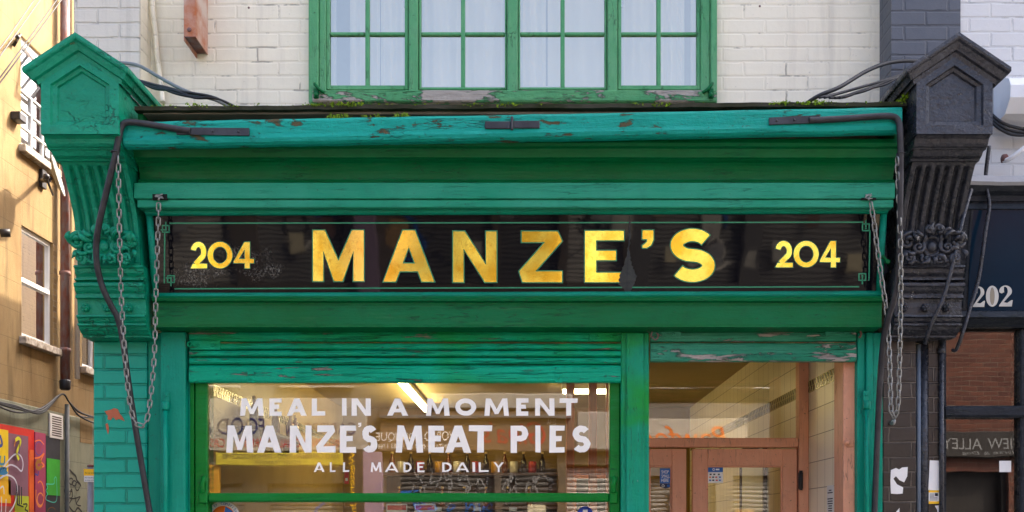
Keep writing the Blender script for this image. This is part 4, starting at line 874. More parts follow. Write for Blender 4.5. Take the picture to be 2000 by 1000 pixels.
# round community sticker and blue roundel at the foot of the window
c = P(436, 1012, .10)
t = solo('window_sticker', MB().lathe([(.0, 0), (.088, 0), (.088, -.001), (0, -.0011)], c, 36, 'y'), m_paper, 'round white sticker with blue lettered rim and orange centre', 'sticker')
part('centre', MB().lathe([(0, -.0015), (.063, -.0015), (.063, -.0019), (0, -.002)], c, 30, 'y'), m_orange, t); mb = MB(); mb.poly([[c + Vector((x * .063, -.0026, z * .063)) for x, z in ((.2, .95), (.75, .6), (.98, 0), (.5, .1), (.1, .5))]], NY); part('centre_mark', mb, m_blue, t)
for i, ch in enumerate('Community Contributor'):
    if ch == ' ': continue
    a = R(196 - i * 10.0); u = Vector((math.sin(a), 0, -math.cos(a))); v = Vector((math.cos(a), 0, math.sin(a)))
    text('lettering', ch, c + v * .068 - u * .004 + Vector((0, -.0016, 0)), u, v, m_blue, t, None, .012 if ch not in 'CbtiC' else .015)
c = P(1143, 1004, .10)
t = solo('window_sticker', MB().lathe([(0, 0), (.04, 0), (.04, -.001), (0, -.0011)], c, 24, 'y'), plain('violet_blue_print', srgb(70, 92, 200), .5, .03), 'round violet blue sticker low on the right of shop window', 'sticker')
part('star_mark', MB().box(c.x - .012, c.x + .012, c.y - .0018, c.y - .0013, c.z - .002, c.z + .022), m_letter, t)
# little red tag hanging inside the glass
x, z = PX(677, .13), PZ(945, .13)
t = solo('hanging_tag', MB().box(x - .011, x + .011, .128, .13, z, z + .06), m_red, 'narrow red tag hung inside the shop window below the yellow sign', 'tag'); part('tag_print', MB().box(x - .006, x + .006, .1265, .1272, z + .015, z + .03), m_letter, t)

# ================================================================== AWNING: front rail, iron arms, centre plate
aw = thing('awning', 'folded shop awning with flaking teal front rail and black iron arms', 'awning', (-.08, -.42, 3.37))
zl, zr = 0.0, .0
RYf = -.45; ztl, ztr = PZ(238, RYf), PZ(209, RYf)
hh = .110
prof = [(-.447, 0), (-.452, -.012), (-.452, -.070), (-.456, -.088), (-.450, -.104), (-.436, -.1125), (-.405, -.1125), (-.385, -.1), (-.385, 0.002)]
mb = MB(); mb.sweep([(y, z + ztl) for y, z in prof], PX(241, RYf), PX(1762, RYf), 0, ztr - ztl, n=40, wob=.0018)
part('front_rail', mb, m_rail, aw)
def rz(px, f): return ztl + (ztr - ztl) * (px - 241) / 1521 - hh * f
mbp = MB(); x = PX(1000, -.455)
mbp.box(PX(947, -.456), PX(997, -.456), -.460, -.4525, rz(970, .62), rz(970, .30), .003).box(PX(1003, -.456), PX(1054, -.456), -.460, -.4525, rz(1028, .62), rz(1028, .30), .003).box(PX(997, -.456) + .001, PX(1003, -.456) - .001, -.466, -.4525, rz(1000, .68), rz(1000, .12), .003)
part('joint_plate', mbp, m_iron, aw)
def arm(strap, rod, label):
    s0, s1, zc, dz = strap
    mb = MB(); a, b = PX(s0, -.458), PX(s1, -.458)
    zl_, zr_ = PZ(zc, -.458), PZ(zc + dz, -.458)
    n = NY
    flat = [Vector((a, -.4625, zl_ + .016)), Vector((b, -.4625, zr_ + .017)), Vector((b, -.4625, zr_ - .017)), Vector((a, -.4625, zl_ - .016))]
    mb.poly([flat], n, .009)
    for f in (.15, .5, .85):
        q = flat[0].lerp(flat[2], f); mb.ball(Vector((a + (b - a) * f, -.4635, zl_ + (zr_ - zl_) * f)), .006, .004, .006, 8)
    pts = smooth([P(px, py, Y) for px, py, Y in rod], 8); mb.tube(pts, .0145, 10)
    return part('arm', mb, m_iron, aw)
arm((345, 487, 256, 2), [(372, 256, -.462), (345, 252, -.465), (310, 246, -.468), (270, 240, -.47), (248, 239, -.472), (238, 246, -.472), (233, 264, -.47), (226, 300, -.46), (215, 345, -.44), (203, 395, -.41), (193, 440, -.38), (188, 480, -.35), (190, 520, -.32), (200, 560, -.29), (216, 595, -.26), (230, 622, -.235), (240, 665, -.21), (250, 740, -.17), (262, 820, -.13), (277, 910, -.09), (294, 1010, -.06), (310, 1100, -.05)], '')
arm((1502, 1600, 237, -4), [(1580, 235, -.462), (1610, 234, -.465), (1660, 231, -.468), (1720, 227, -.47), (1745, 228, -.472), (1755, 238, -.472), (1758, 260, -.47), (1759, 320, -.45), (1758, 400, -.42), (1757, 470, -.38), (1754, 530, -.34), (1747, 580, -.30), (1737, 615, -.26), (1728, 650, -.22), (1722, 700, -.17), (1717, 780, -.12), (1713, 870, -.08), (1708, 1000, -.05), (1705, 1100, -.045)], '')
part('arm_collar', MB().ring(P(225, 297, -.461), .017, .004, 'z', 14, 6).tube([P(225, 297, -.461) + Vector((.017, 0, 0)), P(231, 306, -.461)], .004), m_iron, aw)
part('arm_collar', MB().ring(P(1759, 300, -.455), .017, .004, 'z', 14, 6).tube([P(1759, 300, -.455) + Vector((-.017, 0, 0)), P(1752, 308, -.455)], .004), m_iron, aw)

# ================================================================== CHAINS
def chain(pts, pitch, r, name, label):
    pts = smooth(pts, 24); seg = [0]
    for a, b in zip(pts, pts[1:]): seg.append(seg[-1] + (b - a).length)
    def at(s):
        s = max(0, min(s, seg[-1] - 1e-6)); i = max(j for j in range(len(seg) - 1) if seg[j] <= s); f = (s - seg[i]) / max(1e-9, seg[i + 1] - seg[i]); return pts[i].lerp(pts[i + 1], f)
    mb = MB(); n = int(seg[-1] / pitch)
    for i in range(n):
        a, b = at(i * pitch), at((i + 1) * pitch); t = (b - a).normalized(); c_ = (a + b) / 2
        ref = Vector((0, 1, 0)) if i % 2 else Vector((1, .35, 0)).normalized()
        ref = (ref - t * ref.dot(t)).normalized(); s_ = t.cross(ref)
        hl, wd = pitch * .5 + r * 1.1, r * 2.6; q = []
        for j in range(14):
            an = 2 * math.pi * j / 14; ca, sa = math.cos(an), math.sin(an)
            q.append(c_ + t * ((hl - wd) * (1 if ca > 0 else -1) + ca * wd) + s_ * sa * wd)
        mb.tube(q, r, 6, closed=True)
    return solo(name, mb, m_chain, label, 'chain')
chain([P(231, 306, -.461), P(232, 380, -.43), P(234, 480, -.38), P(237, 580, -.31), P(243, 680, -.27), P(250, 760, -.24), P(258, 810, -.22), P(267, 829, -.21), P(277, 833, -.20), P(287, 820, -.20), P(296, 760, -.20), P(302, 680, -.20), P(304, 600, -.215), P(307, 500, -.25), P(309, 440, -.27), P(310, 386, -.295)], .0335, .0036, 'hanging_chain', 'grey steel chain looped down the green brick pier at left')
chain([P(1752, 308, -.455), P(1756, 400, -.42), P(1759, 500, -.38), P(1759, 600, -.32), P(1757, 700, -.27), P(1755, 770, -.24), P(1752, 806, -.22), P(1747, 815, -.21), P(1741, 808, -.21), P(1739, 760, -.21), P(1737, 690, -.22), P(1733, 620, -.22), P(1724, 560, -.24), P(1714, 490, -.26), P(1706, 430, -.28), P(1699, 386, -.295)], .0335, .0036, 'hanging_chain', 'grey steel chain hanging in a loop over the black pier at right')
for px, lab in ((312, 'knot of wire and hook holding the left chain to the lintel board'), (1697, 'knot of wire and hook holding the right chain to the lintel board')):
    mb = MB(); a = P(px, 384, -.292)
    for k in range(4): mb.tube(smooth([a + Vector((random.uniform(-.02, .02), -.004, random.uniform(-.012, .012))) for _ in range(4)], 4), .003, 6)
    mb.tube([a + Vector((0, .03, .0)), a + Vector((0, -.006, -.004)), a + Vector((-.003, -.006, -.02))], .005, 6)
    part('chain_hook', mb, m_chain, front)
# guide rods with capped tops on both pilasters
for px, py0, sg in ((323, 765, 1), (1693, 763, -1)):
    Y = -.055; mb = MB(); a = P(px, py0 + 34, Y)
    mb.tube([P(px, 1100, Y), a], .0125, 10).lathe([(.017, -.005), (.019, 0), (.019, .03), (.014, .036), (0, .037)], a, 12).box(a.x - .013, a.x + .013, -.042, -.0305 if sg > 0 else -.0205, a.z + .02, PZ(py0, -.04), .003)
    mb.ball(Vector((a.x, -.043, PZ(py0 + 8, -.04))), .006, .004, .006, 8); part('awning_guide_rod', mb, m_pil, front)
mb = MB(); mb.ball(P(1733, 511, -.2), .014, .012, .012).tube([P(1733, 511, -.2), P(1724, 500, -.19), P(1722, 505, -.18)], .008); part('sign_stay', mb, m_deep, front)

# ================================================================== MOSS, WEEDS
mb = MB(); random.seed(21)
for i in range(4200):
    f = random.random() ** .9; px = 262 + f * 1508
    dens = (max(0, math.sin(px * .021) + .5 * math.sin(px * .083 + 1)) * .9 + .06) * (1 if 420 < px < 870 or px > 1500 else .3)
    if random.random() > dens: continue
    y = -.402 + abs(random.gauss(0, .02)); z = 3.570 + (-.008 + .02 * f) + random.uniform(-.012, .004) + (.006 if px < 860 else 0)
    x = PX(px, -.40); r = random.uniform(.004, .011); c_ = Vector((x, y, z)); q = [c_ + Vector((random.uniform(-1, 1), random.uniform(-1, .6), random.uniform(-.7, 1.1))) * r for _ in range(4)]
    for a in ((0, 1, 2), (0, 2, 3), (0, 1, 3), (1, 2, 3)): mb.face([q[k] for k in a])
for i in range(900):
    f = random.random(); x = PX(1735 + f * 60, -.30); y = random.uniform(-.40, -.1); z = 3.57 + f * .1 + random.uniform(-.02, .02); r = random.uniform(.004, .012); c_ = Vector((min(x, 1.748), y, z)); q = [c_ + Vector((random.uniform(-1, 1), random.uniform(-1, 1), random.uniform(-1, 1))) * r for _ in range(4)]
    for a in ((0, 1, 2), (0, 2, 3), (0, 1, 3), (1, 2, 3)): mb.face([q[k] for k in a])
solo('moss', mb, m_moss, None, None, None, 'stuff')
mb = MB()
for i in range(70):
    px = random.choice([random.uniform(648, 690), random.uniform(700, 760), random.uniform(770, 800), random.uniform(640, 668)]); x = PX(px, -.41); zb = rz(px, 0) - .002; h = random.uniform(.012, .034); tip = Vector((x + random.uniform(-.01, .01), -.41 + random.uniform(-.01, .01), zb + h))
    mb.tube([Vector((x, -.41, zb)), tip], .0012, 4)
    for k in range(3):
        d = Vector((random.uniform(-1, 1), random.uniform(-1, .2), random.uniform(-.2, .8))).normalized() * .008; p_ = tip - Vector((0, 0, h * .25 * k)); mb.face([p_, p_ + d + Vector((.003, 0, .002)), p_ + d * 1.3, p_ + d - Vector((.003, 0, .001))])
solo('weeds', mb, m_leaf, None, None, None, 'stuff')

# ================================================================== CABLES AND PIPES ON THE FRONT
def cable(pts, r, mat, label, cat='cable', name='cable', grp=None): return solo(name, MB().tube(smooth(pts, 8), r, 7), mat, label, cat, grp)
cable([P(215, 122, .10), P(250, 124, .06), P(275, 130, .02), P(310, 150, -.05), P(350, 172, -.15), P(385, 186, -.25), P(425, 197, -.30), Vector((PX(480, -.2), -.18, 3.597))], .009, m_gcable, 'grey conduit curving from behind the green gable to the ledge', 'cable')
mb = MB()
for k in range(5):
    o = lambda: Vector((0, 0, random.uniform(-.014, .014)))
    mb.tube(smooth([P(236, 142, -.05) + o(), P(262, 152, -.1) + o(), P(300, 168, -.18) + o(), P(340, 178, -.25) + o(), P(380, 188, -.30) + o(), P(430, 195, -.30), Vector((PX(500, -.2), -.16 + .012 * k, 3.596))], 7), .0065, 6)
solo('cable_bundle', mb, m_cable, 'bundle of black cables sagging from the green gable onto the ledge', 'cables')
cable([Vector((PX(1540, -.2), -.14, 3.6)), P(1590, 192, -.28), P(1640, 170, -.25), P(1690, 140, -.12), P(1730, 124, -.02), P(1770, 119, .03), P(1800, 121, .07)], .010, m_cable, 'thick black cable rising from ledge to the slate grey pier', 'cable')
mb = MB()
for k in range(5):
    o = lambda: Vector((0, 0, random.uniform(-.014, .014)))
    mb.tube(smooth([P(1600 + k * 10, 191, -.36), P(1650, 184, -.3) + o(), P(1690, 173, -.25) + o(), P(1730, 160, -.18) + o(), P(1770, 146, -.10) + o(), P(1800, 132, -.03) + o()], 7), .006, 6)
solo('cable_bundle', mb, m_cable, 'bundle of thin black cables running down onto ledge beside black gable', 'cables')
cable([P(296, -60, .24), P(298, 20, .24), P(303, 60, .25), P(307, 110, .25), P(312, 150, .25), P(318, 200, .2)], .014, m_white, 'white painted pipe down the corner of the white wall', 'pipe', 'pipe')
# rusty steel bracket
br = thing('rusty_bracket', 'rusty steel channel bracket hanging on the white wall', 'bracket', tuple(P(376, 97, .15)))
Y = .08; a, b = PX(359, Y), PX(382, Y); z0, z1 = PZ(72, Y), PZ(-60, Y)
mb = MB(); mb.box(a, a + .004, Y, .279, z0 - .02, z1); mb.box(a + .0041, b, Y, Y + .005, z0, z1, .001); part('channel', mb, m_rust, br)
mb = MB(); mb.box(b - .004, b + .0005, Y + .006, .279, z0 - .0, z1); part('channel_side', mb, m_rust, br)
mb = MB(); mb.poly([[Vector((a, Y, z0 - .0005)), Vector((b, Y, z0 - .0005)), Vector((b, .277, z0 + .004)), Vector((a, .277, z0 + .004))]], Vector((0, 0, -1)), .003); part('end_plate', mb, m_rustp, br)
part('bolt', MB().ball((PX(370, Y), Y - .002, PZ(58, Y)), .012, .007, .012, 8), m_rustp, br)
for px, py in ((398, 75), (1484, 12), (486, 15), (438, -4)): part('wall_stud', MB().ball(P(px, py, .28), .006, .006, .006, 8), m_rustp, shop)

# ================================================================== THE NEIGHBOUR ON THE RIGHT
nb = thing('neighbour_building', 'slate and pale grey painted brick house with black shop front at right', 'building', (2.8, .1, 0))
part('slate_pier', MB().box(wx1 + .0, PX(1876, .10), .10, .54, 3.0, 9.8), m_dgrey, nb)
part('grey_wall', MB().box(PX(1876, .10) + .0005, 7.5, .112, .54, 3.30, 9.8), m_lgrey, nb)
part('side_wall', MB().box(7.2, 7.5, .541, 14, 0, 9.8).box(1.91, 7.19, 13.7, 14, 0, 9.8).box(1.91, 7.19, 0.545, 13.69, 9.5, 9.8), m_lgrey, nb)
part('brick_pier', MB().box(1.768, PX(1790, .0), .0, .4, 0, 2.545, .005).box(PX(1812, 0), PX(1843, 0), .0, .4, 0, 2.545, .005).box(PX(1790, 0) + .0005, PX(1812, 0) - .0005, .05, .4, 0, 2.545), m_kbrick, nb)
console(1.752, 2.10, m_black, nb, 2, 3)
random.seed(31)
# cornice flashing and fascia of number 202
fx0 = PX(1868, .0)
part('lead_flashing', MB().sweep([(-.13, 3.305), (-.115, 3.34), (.11, 3.36), (.11, 3.30), (-.12, 3.29)], fx0, 7.2, n=30, wob=.004), plain('grey_lead', srgb(150, 152, 156), .6, .12, 5, .4, .3), nb)
part('fascia_cornice', MB().sweep([(-.12, 3.289), (-.10, 3.265), (-.075, 3.25), (-.07, 3.225), (.1, 3.22), (.1, 3.289)], fx0, 7.2), m_nblack, nb)
fs = part('fascia_board', MB().sweep([(-.055, 3.22), (-.06, 3.19), (-.045, 3.185), (.02, 2.70), (.0, 2.69), (-.01, 2.66), (.01, 2.65), (.05, 2.62), (.1, 2.62), (.1, 3.22)], fx0, 7.2), m_nblack, nb)
m_navy = plain('dark_navy_gloss_panel', srgb(18, 40, 58), .12, .06, 3, .02, 0, .22)
def FS(px, py, d=0):                                        # canted fascia plane
    s_ = (-.047 - .018) / (3.185 - 2.70); a = (CY - py) / F; t = (D + .018 + (EYE - 2.70) * s_) / (1 - a * s_); return Vector(((px - CX) / F * t, t - D - d, EYE + a * t))
mb = MB(); mb.poly([[FS(1900, 358, .003), FS(2200, 358, .003), FS(2200, 618, .003), FS(1889, 618, .003)]], NY); part('glass_panel', mb, m_navy, fs)
mb = MB(); mb.ribbon([FS(1903, 356, .005), FS(1880, 622, .005)], .012, NY); part('panel_edge', mb, m_nblack, fs)
# 202 in heavy bracketed figures, grey with darker split centres
m_fig = plain('grey_figure_paint', srgb(196, 196, 190), .6, .05); m_figcentre = plain('sand_figure_centre', srgb(150, 140, 122), .6, .05)
def fig2(x0, x1, yt, yb):
    w_, h_ = x1 - x0, yb - yt; mb = MB(); mp = lambda x, y: FS(x0 + x, yb - y, .006)
    top = [(.02 * w_, .74 * h_)] + [(w_ * .48 + w_ * .46 * math.cos(R(a)), h_ * .72 + h_ * .28 * math.sin(R(a))) for a in range(170, -40, -15)] + [(.34 * w_, .20 * h_), (.6 * w_, .17 * h_), (.9 * w_, .30 * h_), (w_, .30 * h_), (.93 * w_, 0), (0, 0), (.02 * w_, .06 * h_), (.56 * w_, .55 * h_)] + [(w_ * .44 + w_ * .20 * math.cos(R(a)), h_ * .73 + h_ * .21 * math.sin(R(a))) for a in range(-25, 130, 20)] + [(.36 * w_, .78 * h_), (.38 * w_, .68 * h_), (.2 * w_, .62 * h_), (.05 * w_, .66 * h_)]
    mb.poly([[mp(x, y) for x, y in top]], NY); return mb
def sc_(l): return l
part('numeral', fig2(1899, 1923, 560, 600), m_fig, fs); part('numeral', fig2(1950, 1977, 558, 599), m_fig, fs)
mb = MB(); mp = lambda c: [FS(x, y, .006) for x, y in c]; mb.poly([mp(ell(1937, 579, 12.5, 20.5)), mp(ell(1937, 579, 4.5, 17))], NY); part('numeral', mb, m_fig, fs)
mb = MB(); mb.poly([mp(ell(1937, 579, 4.2, 16.5))], NY); part('numeral_centre', mb, m_figcentre, fs)
# shop window of 202
part('window_frame', MB().box(PX(1843, .1) + .001, PX(1848, .1), .1, .2, 0, 2.619).box(2.1, 7.2, .06, .2, PZ(815, .06), PZ(792, .06), .012).box(PX(1990, .1), PX(2004, .1), .08, .2, 0, 2.619, .006).box(PX(1848, .1), 7.2, .1, .2, 0, .7), m_nblack, nb)
mb = MB(); mb.face([(PX(1848, .12), .12, .7), (7.2, .12, .7), (7.2, .12, 2.618), (PX(1848, .12), .12, 2.618)]); part('window_pane', mb, glass('neighbour_glass', (.25, .30, .36), 1.7, 0, .05, .02), nb)
part('shop_room', MB().box(2.11, 7.19, 2.6, 2.7, 0, 3.2).box(2.11, 7.19, .3, 2.59, 2.9, 3.0), m_darkwood, nb)
# downpipes between the two strips of black brick
t = solo('downpipe', MB().tube([P(1796, 674, .02), P(1796, 1100, .02)], .016, 10), plain('pale_grey_pipe', srgb(120, 132, 146), .4, .08), 'pale grey pipe on the black glazed brick pier', 'pipe')
solo('downpipe', MB().tube([P(1805, 674, .01), P(1805, 1100, .01)], .020, 10), m_black, 'black pipe beside the pale grey one on black brick pier', 'pipe')
t = thing('black_downpipe', 'glossy black pipe with collar at the right edge of black brick', 'pipe', tuple(P(1840, 1000, -.01))); part('pipe', MB().tube([P(1839, 660, -.012), P(1839, 1100, -.012)], .012, 10), m_black, t); part('collar', MB().lathe([(.018, 0), (.018, .03)], P(1839, 690, -.012), 10), m_black, t)
cable([P(1932, 285, -.12), P(1925, 350, -.1), P(1932, 400, -.1), P(1925, 450, -.1), P(1912, 540, -.08), P(1895, 600, -.08), P(1880, 650, -.08), P(1868, 682, -.04), P(1860, 684, -.02)], .010, m_black, 'black cable looping down in front of the 202 fascia', 'cable')
cable([P(1897, 370, -.2), P(1880, 430, -.24), P(1862, 510, -.24), P(1843, 580, -.22), P(1820, 630, -.19), P(1806, 672, -.13)], .010, m_black, 'black cable running down across the black console bracket', 'cable')
for k, (dx, l) in enumerate(((0, 'upper black cable crossing behind the black gable at right edge'), (8, 'lower black cable crossing behind the black gable at right edge'), (15, 'lowest black cable crossing behind the black gable at right edge'))):
    cable([P(1935, 222 + dx, .05), P(1955, 238 + dx, .03), P(1980, 248 + dx, .03), P(2015, 252 + dx * .6, .04), P(2060, 240, .05)], .008, m_cable, l)
cable([P(1960, 315, .0), P(1975, 308, -.03), P(2002, 288, -.05), P(2030, 270, -.05)], .012, m_wpaint, 'white swan neck pipe with rusty end under pale grey wall', 'pipe', 'pipe')
solo('rusty_nozzle', MB().lathe([(.0, 0), (.018, 0), (.02, .02), (.014, .035)], P(1962, 316, -.0), 10), m_rustp, 'small rusty nozzle below the end of white pipe', 'nozzle')
solo('awning_box', MB().sweep([(-.02, 3.86), (-.06, 3.84), (-.08, 3.80), (-.075, 3.74), (-.02, 3.68), (.108, 3.66), (.108, 3.90)], PX(1951, .05), 7.0), m_wpaint, 'rounded white box fixed on the pale grey wall at right edge', 'box')
# torn posters
def poster(pts, Y, label, cat='poster'):
    mb = MB(); mb.poly([[P(x, y, Y) for x, y in pts]], NY, .0008); return solo('torn_poster', mb, m_paper, label, cat)
poster([(1740, 918), (1750, 914), (1756, 917), (1762, 913), (1773, 912), (1772, 930), (1766, 942), (1757, 938), (1750, 930), (1745, 935), (1752, 946), (1764, 952), (1763, 964), (1752, 965), (1740, 964), (1739, 940)], -.0025, 'torn white poster scrap on the black brick left of pipes')
poster([(1816, 899), (1841, 900), (1840, 958), (1813, 957)], -.0025, 'plain white paper sheet on the narrow black brick strip')
poster([(1826, 988), (1841, 986), (1840, 1004), (1832, 1002), (1830, 995)], -.0025, 'small torn white scrap at the foot of narrow brick strip')
poster([(1750, 1000), (1757, 992), (1756, 1010), (1750, 1012)], -.0025, 'tiny torn white scrap low on the wider black brick strip')
t = solo('parking_notice', plate(1814, 1834, 957.5, 984, -.0035), m_paper, 'small yellow and white printed notice under the white sheet', 'notice')
part('yellow_band', plate(1814, 1834, 957.5, 962, -.0042, .0005), m_yel, t); part('yellow_band', plate(1814, 1834, 979, 984, -.0042, .0005), m_yel, t); part('print_block', plate(1826, 1832, 963, 969, -.0042, .0005), m_ink, t)
for i in range(6): part('lettering', plate(1816, 1825 if i < 3 else 1831, 964.2 + i * 2.4, 965.2 + i * 2.4, -.0042, .0005), m_ink, t)
solo('wall_plug', MB().tube(smooth([P(1741, 824, -.02), P(1747, 821, -.03), P(1745, 828, -.03), P(1739, 827, -.01)], 5), .007, 7), m_chain, 'small coiled metal fitting on the black brick below chain', 'fitting')
solo('small_card_sign', plate(1952, 1975, 900, 922, .1165), m_paper, 'small white card with blue square inside neighbour window', 'sign')
# ================================================================== THE RENDERED BUILDING ACROSS THE SIDE STREET
LX = -6.5
def L(px, py, d=0.0):
    k = (-(LX + d)) / (CX - px); return Vector((LX + d, F * k - D, EYE + (CY - py) * k))
m_render = None
def render_mat(name, c1, c2, c3, sc1=1.2):
    g = G(name); a = g.noise(g.map((1, 1, .45)), sc1, 7, .68, .4); b = g.noise(g.map((1, 2.5, .35), (5, 1, 2)), 2.4, 6, .6)
    c = g.mix(g.step(a, .38, .66), c1, c2); c = g.mix(g.M('MULTIPLY', g.step(b, .54, .74), .8), c, c3); sp = g.noise(g.map((1, 1, 1)), 60, 4, .7)
    c = g.mix(g.M('MULTIPLY', g.step(sp, .6, .72), .4), c, tuple(q * .5 for q in c1))
    s_ = g.n('ShaderNodeSeparateXYZ', {0: g.c}); vec = g.n('ShaderNodeCombineXYZ', {0: s_.outputs[1], 1: s_.outputs[2], 2: 0.0}).outputs[0]
    bk = g.n('ShaderNodeTexBrick', {'Vector': vec, 'Color1': (1, 1, 1), 'Color2': (1, 1, 1), 'Mortar': (0, 0, 0), 'Scale': 1.0, 'Mortar Size': .006, 'Mortar Smooth': .3, 'Brick Width': .72, 'Row Height': .36}, offset=.5)
    c = g.mix(g.M('MULTIPLY', bk.outputs['Fac'], .5), c, tuple(q * .55 for q in c1))
    g.bsdf(c, .85, g.bump(g.M('ADD', sp, g.M('MULTIPLY', bk.outputs['Fac'], -.8)), .5, .008), spec=.2); return g.m
m_render = render_mat('tan_lime_render', srgb(148, 126, 88), srgb(126, 102, 68), srgb(82, 68, 48))
m_grender = render_mat('grey_green_render', srgb(140, 142, 122), srgb(126, 128, 110), srgb(104, 106, 92), 3)
lb = thing('rendered_building', 'tan rendered building across the side street with painted grey base', 'building', (LX, 8, 0))
def yz(px, py): v = L(px, py); return v.y, v.z
H1 = (yz(42, 440)[0], yz(103, 440)[0], 4.03, 5.45); H2 = (yz(41, 275)[0], 8.95, 6.46, 7.86); H3 = (yz(160, 640)[0], yz(186, 640)[0], 3.92, 4.62)
mb = wall(lambda u, v, d: (LX - d, u, v), 1.5, 30, 0, 10.5, [H1, H2, H3], .12, .35); part('wall', mb, m_render, lb)
part('painted_base', MB().box(LX - .001, LX + .03, 1.5, 30, 0, 3.17, .01), m_grender, lb); part('roof_coping', MB().box(LX - .36, LX + .06, 1.5, 30, 10.501, 10.6), m_slab, lb)
part('far_end', MB().box(-9, LX - .36, 1.5, 1.8, 0, 10.5).box(-9, -8.7, 1.81, 30, 0, 10.5), m_render, lb)
part('render_patch', MB().box(LX + .031, LX + .034, L(152, 840)[1], L(175, 840)[1], L(165, 866)[2], L(165, 818)[2]), m_render, lb, 'bare tan patch in the grey painted base')
def lwin(Hh, grid, label, rail=True):
    y0, y1, z0, z1 = Hh; X_ = LX - .035
    f = part('window', MB().box(X_ - .06, X_, y0, y0 + .04, z0, z1, .004).box(X_ - .06, X_, y1 - .04, y1, z0, z1, .004).box(X_ - .06, X_ - .001, y0 + .04, y1 - .04, z1 - .055, z1, .004).box(X_ - .06, X_ - .001, y0 + .04, y1 - .04, z0, z0 + .06, .004), m_wpaint, lb, label)
    if rail: zm = z0 + (z1 - z0) * .52; part('meeting_rail', MB().box(X_ - .05, X_ + .012, y0 + .04, y1 - .04, zm - .03, zm + .03, .004), m_wpaint, f)
    if grid:
        mb = MB(); gy, gz, zt_ = grid
        for i in range(1, gy): y = y0 + .055 + (y1 - y0 - .11) * i / gy; mb.box(X_ - .045, X_ - .005, y - .012, y + .012, z0 + .06, zt_)
        for i in range(1, gz + 1): z = z0 + .06 + (zt_ - z0 - .06) * i / gz; mb.box(X_ - .044, X_ - .006 , y0 + .04, y1 - .04, z - .012, z + .012)
        part('glazing_bar', mb, m_wpaint, f)
    mb = MB(); mb.face([(X_ - .03, y0 + .05, z0 + .05), (X_ - .03, y1 - .05, z0 + .05), (X_ - .03, y1 - .05, z1 - .05), (X_ - .03, y0 + .05, z1 - .05)]); part('pane', mb, m_darkglass, f)
    part('sill', MB().box(LX - .07, LX + .09, y0 - .06, y1 + .1, z0 - .10, z0 - .002, .01), m_sillst, f)
    part('room_back', MB().box(LX - .6, LX - .55, y0 - .2, y1 + .2, z0 - .2, z1 + .2), plain('dim_room', srgb(120, 120, 118), .9, .05), f)
    part('curtain', MB().box(LX - .11, LX - .10, y0 + .02, y1 - .02, z0, z1), plain('dim_blind', srgb(84, 90, 88), .9, .05), f)
    return f
m_sillst = plain('painted_stone_sill', srgb(206, 200, 188), .8, .15, 12, .6, col2=srgb(120, 100, 76))
lwin(H1, None, None); f2 = lwin(H2, (3, 3, 7.2), None, False); lwin(H3, None, None, False)
# top light swung open on its hinges
mb = MB(); y0, y1 = H2[0] + .06, H2[1] - .06; hz_ = 7.80; ax = LX - .06; ln_ = .55; an = R(38)
mt = Matrix.Translation((ax, 0, hz_)) @ Matrix.Rotation(-an, 4, 'Y')
for a, b, c_, d in ((y0, y0 + .05, -ln_, 0), (y1 - .05, y1, -ln_, 0), (y0 + .05, y1 - .05, -.05, 0), (y0 + .05, y1 - .05, -ln_, -ln_ + .05)): mb.box(-.02, .02, a, b, c_, d, .003, 1, mt)
for i in (1, 2): yy = y0 + (y1 - y0) * i / 3; mb.box(-.015, .015, yy - .01, yy + .01, -ln_ + .05, -.05, 0, 1, mt)
part('open_sash', mb, m_wpaint, f2, 'white top light swung open')
part('brick_reveal', MB().box(LX - .03, LX + .004, H1[1] + .0005, H1[1] + .10, 4.03, 5.45), m_yelbrick, lb, 'strip of yellow brick beside the lower window')
# vent, pipes
vt = part('wall_vent', MB().box(LX + .031, LX + .055, L(90, 830)[1], L(116, 830)[1], 2.80, 3.13, .006), m_white_pl, lb)
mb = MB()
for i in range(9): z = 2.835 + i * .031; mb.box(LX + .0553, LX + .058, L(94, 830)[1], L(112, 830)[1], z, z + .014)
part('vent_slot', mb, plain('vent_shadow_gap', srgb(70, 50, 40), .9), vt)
yp = L(127, 500, .1)[1]
dp = thing('rusty_downpipe', 'thick cast iron downpipe with flaking rust on tan building', 'pipe', (LX + .1, yp, 3.6))
part('pipe', MB().tube([(LX + .1, yp, 3.62), (LX + .1, yp, 10.4)], .062, 14), m_rustp, dp)
for z in (4.0, 5.05, 6.9, 8.9): part('pipe_collar', MB().lathe([(.064, 0), (.074, .004), (.074, .05), (.064, .055)], (LX + .1, yp, z), 14), m_rustp, dp)
part('pipe_shoe', MB().lathe([(.05, -.14), (.07, -.12), (.074, -.02), (.064, .0)], (LX + .1, yp, 3.62), 14), m_cable, dp)
solo('plastic_downpipe', MB().tube([(LX + .07, L(141, 300)[1], 3.7), (LX + .07, L(141, 300)[1], 10.4)], .036, 10), m_white_pl, 'slim white plastic downpipe beside the rusty pipe', 'pipe')
solo('thin_pipe', MB().tube([(LX + .07, L(121, 900)[1], 0), (LX + .07, L(121, 900)[1], 3.3)], .03, 10), plain('grey_painted_pipe', srgb(96, 100, 100), .6, .15), 'thin grey painted pipe rising between mural and graffiti', 'pipe')
mb = MB()
for k in range(4):
    o = lambda: Vector((0, 0, random.uniform(-.05, .05)))
    mb.tube(smooth([L(-30, 780, .08), L(30, 800, .1) + o(), L(80, 800, .1) + o(), L(120, 770, .1), L(135, 785, .1), L(155, 808, .1) + o(), L(190, 822, .1) + o(), L(230, 836, .1)], 6), .012, 6)
solo('cable_bundle', mb, m_cable, 'bundle of grey cables sagging along the tan building above the vent', 'cables')
